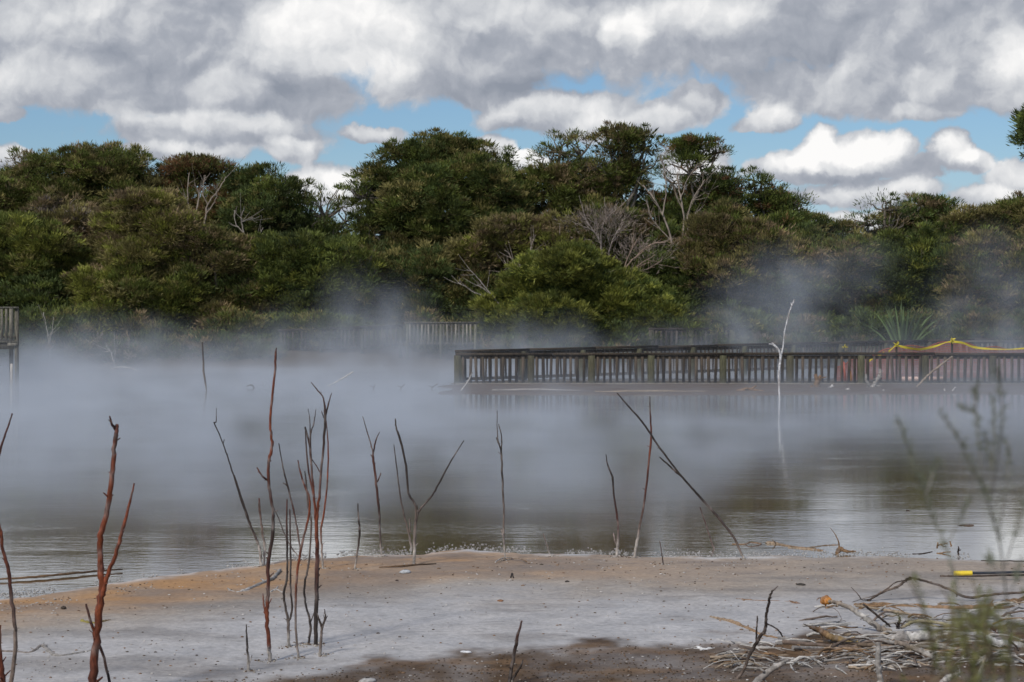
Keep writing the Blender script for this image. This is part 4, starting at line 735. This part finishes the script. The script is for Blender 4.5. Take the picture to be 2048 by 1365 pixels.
lying('tiny black chunk floating left of the bark', cvt([[(1050, 591, 7), (1062, 591, 8)]], *C6), [BLK], group='driftwood in the shallows', z=0)
lying('straight dark plank edge lying at the waterline on the right', cvt([[(1385, 815, 4), (1480, 817, 5), (1600, 819, 5)]], *C6), [BLK])
lying('long dark board lying under the yellow handled rod', cvt([[(1205, 888, 16), (1260, 886, 9), (1400, 884, 9), (1600, 880, 9)]], *C6), [GRB, BLK])
rod = empty('marker_rod', P(1909, 1147, GY(1147)), 'yellow and black rod lying on the clay at the right', 'rod')
Yr = GY(1150, .09); m_ = MB(); off = P(1909, 1147, GY(1147))
m_.tube([P(1908, 1147, Yr), P(1944, 1146.5, Yr)], [.021, .021], (.80, .60, .05), 12); m_.build('grip', M_PLAIN, rod, True, off=off)
m_ = MB(); m_.tube([P(1944.2, 1146.5, Yr), P(1985, 1146, Yr), P(2060, 1144, Yr)], [.012, .011, .011], (.03, .035, .05), 10); m_.build('shaft', M_PLAIN, rod, True, off=off)
# driftwood pile at the lower right
PILE = 'driftwood pile on the lower right bank'
def pile(label, br, cols, up=False, **k):
    br = [[(a, b, w_ * 1.6) for a, b, w_ in r] for r in br]
    return (near if up else lying)(label, br, cols, crop=C1, group=PILE, **k)
pile('long dark branch arching over the clay on the right', [[(1055, 328, 8), (1150, 272, 9), (1250, 235, 10), (1295, 200, 10), (1335, 180, 10), (1410, 195, 9), (1480, 215, 9), (1570, 245, 10), (1680, 298, 11), (1800, 288, 10), (1930, 275, 10), (2060, 268, 9)], [(1080, 312, 6), (1130, 278, 6), (1180, 240, 6), (1235, 198, 5), (1330, 184, 5)], [(1080, 315, 5), (1020, 312, 4), (990, 275, 4), (945, 228, 2)], [(1130, 280, 4), (1040, 300, 3), (930, 332, 2)]], [BLK, GRB, BLK], up=True, base=(1740, 1203))
pile('heavy rotten brown log at the top of the pile', [[(980, 358, 30), (1100, 352, 26), (1280, 357, 24), (1480, 366, 22), (1650, 372, 26), (1800, 362, 24), (1900, 350, 28), (2070, 312, 30)], [(1850, 375, 30), (1930, 370, 18), (2020, 345, 10)]], [BRN, (.24, .16, .10), BRN])
o = pile('pale curved branch with an orange broken end', [[(812, 326, 14), (880, 342, 17), (950, 370, 19), (1010, 410, 20), (1080, 455, 24), (1140, 495, 24), (1210, 520, 20)]], [TAN, BONE, TAN], up=True)
pile('bright orange chip wedged at the tip of the pale curved branch', [[(775, 325, 22), (797, 318, 36), (825, 330, 22)]], [(.42, .17, .03)], up=True, name='wood_chip', cat='wood chip', Yd=GY(1262), z=.05) 
pile('thin black branch crossing under the arching branch', [[(1030, 343, 9), (1100, 400, 9), (1160, 448, 9), (1212, 492, 6)]], [BLK], up=True)
pile('upright black forked twig at the left of the pile', [[(225, 822, 10), (275, 765, 12), (310, 680, 12), (335, 632, 14), (385, 545, 14), (410, 510, 13), (420, 400, 11), (435, 320, 10), (450, 270, 8), (492, 228, 3)], [(358, 590, 7), (362, 500, 7), (372, 430, 6)], [(420, 468, 6), (470, 490, 6), (510, 525, 6), (530, 560, 5)]], [GRB, BLK, BLK, BLK], up=True)
pile('tan branch with a raised left tip', [[(68, 428, 14), (120, 440, 18), (200, 460, 19), (300, 498, 20), (390, 545, 22), (500, 565, 20), (628, 572, 14)], [(300, 498, 9), (305, 480, 7)], [(100, 530, 6), (200, 560, 6), (300, 545, 5)]], [TAN, (.30, .20, .12), BRN])
pile('long white grey branch at the left foot of the pile', [[(105, 572, 14), (180, 590, 18), (260, 602, 20), (370, 624, 20), (500, 628, 14), (660, 655, 11)], [(360, 610, 10), (372, 645, 10)], [(400, 605, 8), (520, 640, 8), (660, 670, 6)]], [BONE, DGR])
pile('split log with a brown tip pointing left', [[(695, 488, 14), (750, 510, 24), (820, 545, 28), (900, 572, 26), (1000, 590, 18)], [(655, 470, 4), (740, 510, 6)]], [(.30, .22, .10), BRN, BLK], up=True)
pile('largest pale trunk lying through the middle of the pile', [[(860, 545, 12), (950, 570, 22), (1020, 585, 30), (1150, 570, 34), (1280, 552, 40), (1400, 545, 44), (1520, 545, 30)]], [DGR, BONE, BONE], up=True)
pile('flat tan branch under the largest trunk', [[(645, 642, 14), (760, 630, 24), (860, 640, 30), (960, 636, 30), (1060, 606, 24), (1180, 598, 22), (1300, 600, 18)], [(660, 605, 10), (760, 580, 12), (880, 590, 10)]], [TAN, (.30, .21, .14), TAN])
pile('pale tan pole slanting down to the right', [[(1235, 585, 20), (1330, 615, 22), (1420, 655, 24), (1490, 685, 22), (1580, 690, 20), (1668, 690, 16)]], [BONE, TAN], up=True)
pile('upright bone white post in front of the pile', [[(1142, 900, 26), (1140, 830, 24), (1130, 740, 22), (1124, 660, 22), (1130, 590, 18)]], [BONE, DGR], up=True, z=.02)
pile('straight pale stick near the bottom of the pile', [[(968, 742, 12), (1050, 750, 18), (1200, 745, 20), (1350, 740, 20), (1480, 720, 18), (1590, 704, 12)]], [TAN, BONE])
pile('thin wavy white branch left of the curly twigs', [[(335, 690, 7), (380, 692, 10), (440, 668, 10), (540, 688, 11), (640, 690, 10), (700, 686, 6)], [(540, 688, 7), (470, 700, 6), (380, 690, 5)]], [BONE])
pile('stout grey branch rising from the bottom edge', [[(330, 870, 26), (400, 800, 26), (460, 755, 24), (520, 715, 20), (555, 695, 10)], [(420, 780, 10), (380, 750, 8)]], [DGR, DGR], up=True)
pile('small white hooked twig by the stout grey branch', [[(585, 685, 8), (572, 720, 9), (585, 755, 9), (615, 778, 8), (655, 780, 6)], [(573, 690, 5), (600, 720, 5)]], [BONE])
pile('slim yellowish branch arching in the pile', [[(1270, 495, 12), (1330, 465, 13), (1390, 452, 13), (1500, 462, 13), (1640, 488, 13), (1760, 520, 10)], [(1380, 455, 7), (1480, 480, 8), (1600, 495, 7)]], [TAN, (.33, .30, .18)], up=True)
pile('white trunk cut by the right edge', [[(1740, 535, 22), (1820, 565, 28), (1900, 590, 30), (2070, 615, 28)]], [BONE, (.48, .50, .53)], up=True)
pile('tan stick behind the white trunk', [[(1770, 500, 10), (1840, 530, 16), (1910, 548, 14)], [(1740, 480, 5), (1800, 505, 6)]], [TAN], up=True)
pile('dark red twisted root behind the white trunk', [[(1830, 485, 10), (1870, 505, 18), (1900, 490, 14), (1945, 465, 7)], [(1870, 505, 12), (1860, 530, 6)]], [DRED], up=True)
pile('thin black twig standing right of the white trunk', [[(1960, 590, 12), (1963, 560, 10), (1966, 500, 6)], [(1960, 580, 10), (1990, 605, 8), (2010, 640, 5)]], [BLK], up=True)
pile('white blade shaped splinter at the bottom edge', [[(1520, 850, 20), (1570, 815, 26), (1610, 790, 18), (1645, 768, 5)]], [BONE], up=True)
pile('whitish twig running up into the green foliage', [[(1755, 840, 10), (1775, 770, 14), (1800, 690, 12), (1835, 600, 8)]], [BONE, TAN], up=True)
pile('thin brown root lying on the white crust', [[(230, 312, 7), (290, 318, 10), (360, 324, 9), (450, 325, 7), (560, 332, 7), (640, 352, 6), (740, 355, 5)], [(560, 325, 5), (600, 340, 18), (640, 345, 8)], [(730, 345, 4), (745, 310, 5), (775, 300, 3)]], [BRN, (.25, .16, .12)])
pile('black forked stub standing in the pile', [[(1250, 505, 16), (1255, 465, 13), (1262, 425, 8)], [(1252, 480, 8), (1228, 462, 6)], [(1255, 470, 7), (1300, 450, 5)]], [BLK], up=True)
pile('pale flat stick on the mud at the far left of the pile', [[(-95, 575, 10), (-30, 562, 14), (20, 578, 16), (40, 600, 8)]], [BONE, DGR])
pile('pale slanting stick crossing the flat one', [[(-105, 635, 10), (-50, 625, 12), (0, 605, 10), (60, 565, 6), (90, 540, 4)]], [BONE, TAN])
pile('small white peeled scrap below the crossing sticks', [[(-30, 610, 8), (-5, 625, 18), (35, 635, 14)], [(0, 640, 14), (60, 630, 20), (70, 625, 8)]], [(.60, .60, .60)])
pile('thin black stick line above the pile on the white crust', [[(830, 395, 4), (900, 402, 5), (1000, 412, 4)], [(870, 390, 3), (880, 410, 3)], [(1040, 430, 5), (1150, 440, 6), (1310, 455, 5)]], [BLK])
# curly bleached twig litter between the big pieces
tl = MB()
for i in range(230):
    cx = rng.uniform(150, 2060) if i % 3 else rng.uniform(930, 1500); cyy = (rng.uniform(560, 760) if i % 2 else rng.uniform(640, 720)) + (cx < 700) * 30
    if i % 5 == 0: cyy = rng.uniform(340, 560); cx = rng.uniform(760, 2060)
    px, py = C1[0] + cx * C1[2], C1[1] + cyy * C1[2]; Yq = GY(py, .06); l = rng.uniform(.04, .20); a = rng.normal(0, .6)
    p = P(px, py, Yq); h = np.array([math.cos(a), math.sin(a), 0]); nv = np.array([-h[1], h[0], 0]); s = np.linspace(-1, 1, 7)[:, None]; cu = rng.normal(0, .16)
    pts = p + h * l * s + nv * cu * l * s * s + np.array([0, 0, 1]) * rng.uniform(0, .35) * l * (1 - s * s) + rng.normal(0, .004, (7, 3))
    c = [BONE, DGR, BONE, TAN, BRN, GRB, DGR][rng.integers(7)]; r = rng.uniform(.003, .012); tl.tube(pts, np.linspace(r, r * .4, 7), np.array(c) * rng.uniform(.7, 1.2), 5)
for i in range(60):                                   # longer straight pieces half buried in the heap
    cx = rng.uniform(560, 2070); cyy = rng.uniform(560, 730) if i % 4 else rng.uniform(390, 560); px, py = C1[0] + cx * C1[2], C1[1] + cyy * C1[2]
    Yq = GY(py, .05); l = rng.uniform(.14, .36); a = rng.normal(0, .35); p = P(px, py, Yq); h = np.array([math.cos(a), math.sin(a), rng.normal(0, .07)]); s = np.linspace(-1, 1, 9)[:, None]
    pts = p + h * l * s + rng.normal(0, .006, (9, 3)).cumsum(0) * .6; r = rng.uniform(.007, .017)
    c = [BONE, DGR, TAN, (.20, .15, .11), GRB][rng.integers(5)]; tl.tube(pts, r * (np.linspace(1, .45, 9) + rng.normal(0, .08, 9)), np.array(c) * rng.uniform(.7, 1.15, (9, 1)), 7)
tag(tl.build('twig_litter', M_DRIFT, shade=True), 'bleached twigs strewn between the driftwood', kind='stuff')

# stones, shells and crumbs
def pebble(mb, p, r, c, flat=.5, n=7):
    ph = rng.uniform(0, 6, 3); v = []
    for k, (zz, q) in enumerate(((-1, .5), (-.2, 1), (.5, .8), (1, .3))):
        for j in range(n):
            a = j / n * 2 * math.pi; rr = r * q * (1 + .22 * math.sin(a * 2 + ph[0]) + .12 * math.sin(a * 3 + ph[1])); v.append((p[0] + rr * math.cos(a), p[1] + rr * .75 * math.sin(a), p[2] + zz * r * flat))
    f = [(k * n + j, k * n + (j + 1) % n, (k + 1) * n + (j + 1) % n, (k + 1) * n + j) for k in range(3) for j in range(n)]
    mb.add(v, f, c)
def stone(label, px, py, wpx, c, flat=.3, name='stone', cat='stone', grp='stones on the clay bank'):
    p = P(px, py, GY(py, .06)); m_ = MB(); pebble(m_, p * 0, wpx * p[1] / F / 2, c, flat, 10); m_.v = [m_.v[0]]
    o = m_.build(name, M_STONE, shade=True); o.location = p.tolist(); tag(o, label, cat, grp)
stone('grey oval stone on the orange clay near the Y shaped stem', 811, 1144, 26, (.42, .44, .46), .35)
stone('flat white stone on the pale crust near the bottom middle', 932, 1304, 24, (.62, .63, .66), .2)
stone('brown leaf like chip right of the grey stone', 794, 1161, 9, (.05, .035, .03), .3)
stone('rust brown chip in the middle of the pale crust', 1001, 1202, 16, (.24, .12, .06), .3)
stone('dark clod on the orange clay at the left', 127, 1216, 14, (.05, .038, .03), .5)
stone('small black clod on the clay right of the middle', 1134, 1164, 10, (.05, .04, .035), .5)
stone('dark bark scrap on the clay in front of the spike stump', 1602, 1169, 18, (.05, .045, .04), .25)
stone('white stone tucked in the driftwood pile', 1643, 1312, 7, (.7, .7, .7), .7)
stone('rounded grey stone cut by the bottom edge at the left', 735, 1362, 40, (.38, .37, .36), .3)
pb = MB()
for i in range(2300):
    py = rng.uniform(1108, 1365) if i % 4 else 1108 + abs(rng.normal(0, 35)); px = rng.uniform(-80, 2130)
    sh = np.interp(px, [a for a, b in SH], [b for a, b in SH]); 
    if py < sh + 2: py = sh + rng.uniform(2, 22)
    Yq = GY(py, .055); x = FX(px, Yq); zg = float(ground_h(np.array([x]), np.array([Yq]))[0])
    k = rng.random(); c = (.46, .44, .42) if k < .5 else ((.09, .07, .05) if k < .72 else (.22, .14, .085))
    if fbm(np.array([px / 90.]), np.array([py / 40.]), 3, 60)[0] < .45 and k < .8: continue
    pebble(pb, (x, Yq, zg + .003), rng.uniform(.003, .012) * (1.6 if rng.random() < .06 else 1), np.array(c) * rng.uniform(.7, 1.2), .35, 5)
for i in range(2600):
    px = rng.uniform(300, 2130); py = rng.uniform(1290, 1372)
    if py < np.interp(px, [300, 700, 1000, 1400, 2048], [1362, 1330, 1300, 1275, 1250]) + rng.uniform(0, 20): continue
    Yq = GY(py, .055); x = FX(px, Yq); zg = float(ground_h(np.array([x]), np.array([Yq]))[0])
    pebble(pb, (x, Yq, zg + .002), rng.uniform(.002, .010), np.array([(.05, .035, .024), (.13, .085, .05), (.09, .06, .04), (.3, .27, .24)][rng.choice(4, p=[.4, .3, .22, .08])]) * rng.uniform(.7, 1.2), .5, 5)
for o_ in [q for q in bpy.data.objects if q.name.startswith('dead_sapling')]:
    x, y = o_.location.x, o_.location.y
    if y > 22: continue
    for k in range(26):
        a = rng.uniform(0, 6.28); r_ = abs(rng.normal(0, .045)) + .01; xx, yy = x + r_ * math.cos(a), y + r_ * math.sin(a); zg = float(ground_h(np.array([xx]), np.array([yy]))[0])
        if zg > 0: pebble(pb, (xx, yy, zg + .002), rng.uniform(.004, .011), np.array([(.30, .27, .23), (.12, .08, .055), (.42, .40, .38)][rng.integers(3)]), .6, 5)
tag(pb.build('pebbles', M_STONE), 'pale shell grit and dark crumbs scattered over the clay', kind='stuff')
# crumbling salt lip along the water
lip = MB()
for i in range(3000):
    px = rng.uniform(-60, 2110); 
    if fbm(np.array([px / 60.]), np.array([.5]), 3, 71)[0] < .40: continue
    py = np.interp(px, [a for a, b in SH], [b for a, b in SH]) + rng.normal(-3, 4.5); Yq = GY(py, 0)
    pebble(lip, (FX(px, Yq), Yq, .004), rng.uniform(.003, .011), np.array((.40, .39, .38)) * rng.uniform(.6, 1.15), .35, 6)
tag(lip.build('salt_crust', M_STONE), 'broken white salt crust along the waterline', kind='stuff')

# ------------------------------------------------------------------ out of focus shrub beside the camera
sb = empty('manuka_shrub', (.75, 2.6, .75), 'blurred grey green shrub close to the camera at the right edge', 'shrub')
so = np.array((.75, 2.6, .75)); stm, lf = MB(), MB(); Y0 = 2.5; CB = (1780, 760, 268 / 732)
SHB = cvt([[(690, 1700, 16), (650, 1330, 14), (625, 1080, 13), (600, 900, 11), (570, 780, 10), (530, 650, 9), (500, 570, 8), (430, 450, 7), (380, 330, 6), (280, 190, 3)], [(500, 570, 8), (490, 430, 7), (480, 300, 6), (465, 190, 5), (380, 150, 3)], [(470, 200, 5), (470, 90, 3), (480, 20, 2)],
   [(540, 680, 7), (555, 500, 6), (540, 400, 5), (520, 300, 3)], [(555, 510, 6), (570, 300, 5), (560, 100, 3)], [(560, 620, 7), (590, 420, 6), (612, 250, 5), (605, 50, 4), (590, -60, 3)], [(588, 880, 7), (625, 650, 6), (650, 450, 4), (640, 330, 2)],
   [(630, 1020, 8), (680, 850, 7), (730, 700, 5), (765, 580, 3)], [(560, 1800, 12), (450, 1400, 9), (400, 1230, 8), (370, 1130, 7), (330, 1000, 7), (280, 850, 6), (225, 740, 5), (190, 600, 4), (150, 510, 4), (100, 380, 3), (45, 210, 2)], [(200, 620, 4), (240, 500, 3), (272, 440, 2)], [(325, 880, 4), (390, 740, 3), (445, 650, 2)], [(660, 1150, 8), (700, 1080, 6), (715, 980, 4)], [(630, 1100, 7), (560, 1010, 6), (530, 960, 4)]], *CB)
for k, r in enumerate(SHB):
    q = spline(r, 7); n = len(q); off = rng.normal(0, .07); tt = np.linspace(0, 1, n); Yq = Y0 + (off * tt if k else 0 * tt)
    pts = np.array([P(a, b, y) for (a, b, _), y in zip(q, Yq)]); pts[pts[:, 2] < .7, 2] = .7; rad = np.maximum(q[:, 2] * Y0 / F / 2 * .85, .0009)
    stm.tube(pts, rad, (.19, .185, .16), 6)
    m_ = n * 3; i = rng.integers(n // 3, n, m_); p = pts[i] + rng.normal(0, .002, (m_, 3)); dv = rng.normal(size=(m_, 3)) * .8 + np.array([0, 0, 1.1])
    lf.blades(p, dv, rng.uniform(.006, .012, m_), .002, np.array((.2, .22, .15)) * rng.uniform(.7, 1.2, (m_, 1)))
for i in range(46):                                   # leafy side sprays at the foot
    px = rng.uniform(1840, 2130); lim = np.interp(px, [1840, 1900, 1960, 2048, 2130], [1250, 1235, 1245, 1260, 1240]); py = rng.uniform(lim, 1500) if i > 25 else rng.uniform(1190, 1300)
    if py < lim - 10: continue
    Yq = rng.uniform(2.2, 2.8); c = P(px, py, Yq); a = rng.normal(0, .7); d = np.array([math.sin(a), rng.normal(0, .4), math.cos(a) * .9]); d /= np.linalg.norm(d); l = rng.uniform(.04, .095)
    pts = c + d * l * np.linspace(-1, 1, 8)[:, None] + np.array([rng.normal(0, .015), 0, 0]) * (np.linspace(-1, 1, 8) ** 2)[:, None]; stm.tube(pts, np.linspace(.0022, .0008, 8), (.14, .11, .07), 5)
    m_ = 130; s = rng.uniform(-1, 1, m_); p = c + d * l * s[:, None]; dv = d * .8 + rng.normal(0, .75, (m_, 3))
    cc = np.array([(.23, .25, .075), (.18, .21, .08), (.30, .28, .12)])[rng.integers(0, 3, m_)] * rng.uniform(.7, 1.2, (m_, 1)); lf.blades(p, dv, rng.uniform(.006, .013, m_), .002, cc)
stm.tube([(.77, 2.6, .6), P(2090, 1500, 2.5), P(2035, 1380, 2.5)], [.012, .010, .006], (.13, .11, .09), 7)
stm.tube([(.75, 2.6, .6), P(1985, 1500, 2.5), P(1960, 1400, 2.5)], [.010, .008, .004], (.13, .11, .09), 7)
stm.build('stem', M_BARK, sb, True, off=so); lf.build('foliage', M_LEAF, sb, off=so)

# ------------------------------------------------------------------ steam over the hot pond
vm_ = bpy.data.materials.new('steam'); vm_.use_nodes = True; t = vm_.node_tree; t.nodes.clear(); o = nd(t, 'ShaderNodeOutputMaterial')
pv = nd(t, 'ShaderNodeVolumePrincipled'); pv.inputs['Color'].default_value = (.71, .77, .85, 1); pv.inputs['Density'].default_value = 1.0; pv.inputs['Anisotropy'].default_value = 0.15
t.links.new(pv.outputs[0], o.inputs['Volume'])
gt = bpy.data.node_groups.new('steam_density', 'GeometryNodeTree'); gt.interface.new_socket('Geometry', in_out='OUTPUT', socket_type='NodeSocketGeometry')
def gn_map(v, a, b, lo=0., hi=1.):
    n = gt.nodes.new('ShaderNodeMapRange'); n.interpolation_type = 'SMOOTHSTEP'; gt.links.new(v, n.inputs[0])
    for i, x in zip((1, 2, 3, 4), (a, b, lo, hi)): n.inputs[i].default_value = x
    return n.outputs[0]
gp = gt.nodes.new('GeometryNodeInputPosition').outputs[0]; gs = gt.nodes.new('ShaderNodeSeparateXYZ'); gt.links.new(gp, gs.inputs[0]); x_, y_, z_ = gs.outputs
def gnoise(scale, detail, sc=(1, 1, 1), rough=.55, dist=0.0):
    m = gt.nodes.new('ShaderNodeVectorMath'); m.operation = 'MULTIPLY'; gt.links.new(gp, m.inputs[0]); m.inputs[1].default_value = sc
    n = gt.nodes.new('ShaderNodeTexNoise'); n.inputs['Scale'].default_value = scale; n.inputs['Detail'].default_value = detail; n.inputs['Roughness'].default_value = rough; n.inputs['Distortion'].default_value = dist; gt.links.new(m.outputs[0], n.inputs['Vector']); return n.outputs[0]
nA = gnoise(.16, 2, (1, .6, 1)); nB = gnoise(.85, 4, (1, .6, .9), .58, .35); nC = gnoise(.38, 4, (1, .5, 1.1), .6, .8)
shx = gn_map(mth(gt, 'SUBTRACT', y_, gn_map(x_, 1.5, 5.0, 0, 11)), 19.8, 27.0); inland = gn_map(y_, 73.5, 77.5, 1, .1)
leftb = gn_map(x_, -3, 9, 1.0, .8); 
hs = mth(gt, 'MULTIPLY_ADD', gn_map(nA, .35, .68), .36, .09)          # scale height of the layer
lay = mth(gt, 'EXPONENT', mth(gt, 'MULTIPLY', mth(gt, 'DIVIDE', z_, hs), -1.0))
farb = gn_map(y_, 24, 50, .85, 1.0)
nF = gnoise(.30, 3, (1, .35, .8), .6, .6)
den = mth(gt, 'MULTIPLY', gn_map(nF, .36, .60, .35, 1.3), mth(gt, 'MULTIPLY', mth(gt, 'MULTIPLY', shx, inland), mth(gt, 'MULTIPLY', lay, leftb)))
den = mth(gt, 'MULTIPLY', den, mth(gt, 'MULTIPLY', gn_map(nB, .30, .66, .12, 1.65), mth(gt, 'MULTIPLY', farb, .215)))
PL = [((750, 630), 74, 110, 70, 5, .07), ((560, 690), 72, 90, 50, 4, .07), ((300, 690), 70, 60, 45, 4, .10), ((820, 690), 72, 60, 40, 4, .09), ((1110, 690), 70, 140, 30, 4, .08), ((1470, 640), 70, 60, 60, 4, .13), ((1590, 610), 69, 105, 85, 4, .13), ((1650, 520), 71, 90, 60, 4, .05), ((1730, 540), 73, 60, 60, 3, .08),
      ((1990, 620), 66, 90, 110, 5, .09), ((2010, 745), 48, 40, 50, 4, .30), ((1960, 480), 72, 60, 60, 4, .04), ((60, 720), 66, 70, 45, 4, .14), ((450, 720), 68, 60, 40, 4, .12), ((1380, 690), 70, 70, 30, 4, .08), ((940, 700), 67, 60, 40, 4, .10), ((680, 700), 70, 60, 60, 4, .10)]
tot = None
for (px, py), Yd, rx, ry, rd, amp in PL:
    c = P(px, py, Yd); s = Yd / F; m = gt.nodes.new('ShaderNodeVectorMath'); m.operation = 'MULTIPLY_ADD'; gt.links.new(gp, m.inputs[0]); iv = (1 / (rx * s), 1 / rd, 1 / (ry * s)); m.inputs[1].default_value = iv; m.inputs[2].default_value = tuple(-c[k] * iv[k] for k in range(3))
    l = gt.nodes.new('ShaderNodeVectorMath'); l.operation = 'LENGTH'; gt.links.new(m.outputs[0], l.inputs[0])
    gg = mth(gt, 'MULTIPLY', mth(gt, 'EXPONENT', mth(gt, 'MULTIPLY', mth(gt, 'POWER', l.outputs['Value'], 2.0), -1.1)), amp); tot = gg if tot is None else mth(gt, 'ADD', tot, gg)
nD = gnoise(.55, 5, (1, .45, .55), .62, 1.3); nE = gnoise(.14, 2, (1, .5, .3))
wisp = mth(gt, 'MULTIPLY', mth(gt, 'MULTIPLY', gn_map(y_, 44, 58), gn_map(z_, .2, 2.7, 1, 0)), mth(gt, 'MULTIPLY', gn_map(nE, .42, .62, .15, 1), mth(gt, 'MULTIPLY', gn_map(nD, .48, .66), .13)))
den = mth(gt, 'ADD', den, mth(gt, 'ADD', wisp, mth(gt, 'MULTIPLY', tot, mth(gt, 'MULTIPLY', gn_map(nC, .36, .66, .12, 1.3), gn_map(nD, .38, .66, .25, 1.5)))))
fz = mth(gt, 'MULTIPLY', gn_map(x_, -4, 1), mth(gt, 'MULTIPLY', gn_map(y_, 40, 49), gn_map(y_, 60.5, 62.5, 1, 0)))   # clearer air before the railing
den = mth(gt, 'MULTIPLY', den, mth(gt, 'MULTIPLY_ADD', fz, -.6, 1.0))
den = mth(gt, 'SUBTRACT', den, .0022)
edge = mth(gt, 'MULTIPLY', gn_map(z_, 4.6, 5.8, 1, 0), mth(gt, 'MULTIPLY', gn_map(x_, -30, -26), gn_map(x_, 26, 30, 1, 0)))
den = mth(gt, 'MAXIMUM', mth(gt, 'MULTIPLY', den, edge), 0.0)
vc = gt.nodes.new('GeometryNodeVolumeCube'); gt.links.new(den, vc.inputs['Density'])
vc.inputs['Min'].default_value = (-30, 20, -.02); vc.inputs['Max'].default_value = (30, 82, 6)
for nme, v in (('Resolution X', 260), ('Resolution Y', 110), ('Resolution Z', 84)): vc.inputs[nme].default_value = v
sm = gt.nodes.new('GeometryNodeSetMaterial'); sm.inputs['Material'].default_value = vm_; gt.links.new(vc.outputs[0], sm.inputs[0])
go = gt.nodes.new('NodeGroupOutput'); gt.links.new(sm.outputs[0], go.inputs[0])
sme = bpy.data.meshes.new('steam'); sme.materials.append(vm_); so_ = bpy.data.objects.new('steam', sme); COL.objects.link(so_)
md = so_.modifiers.new('density', 'NODES'); md.node_group = gt
tag(so_, 'pale steam drifting low over the hot pond', kind='stuff')
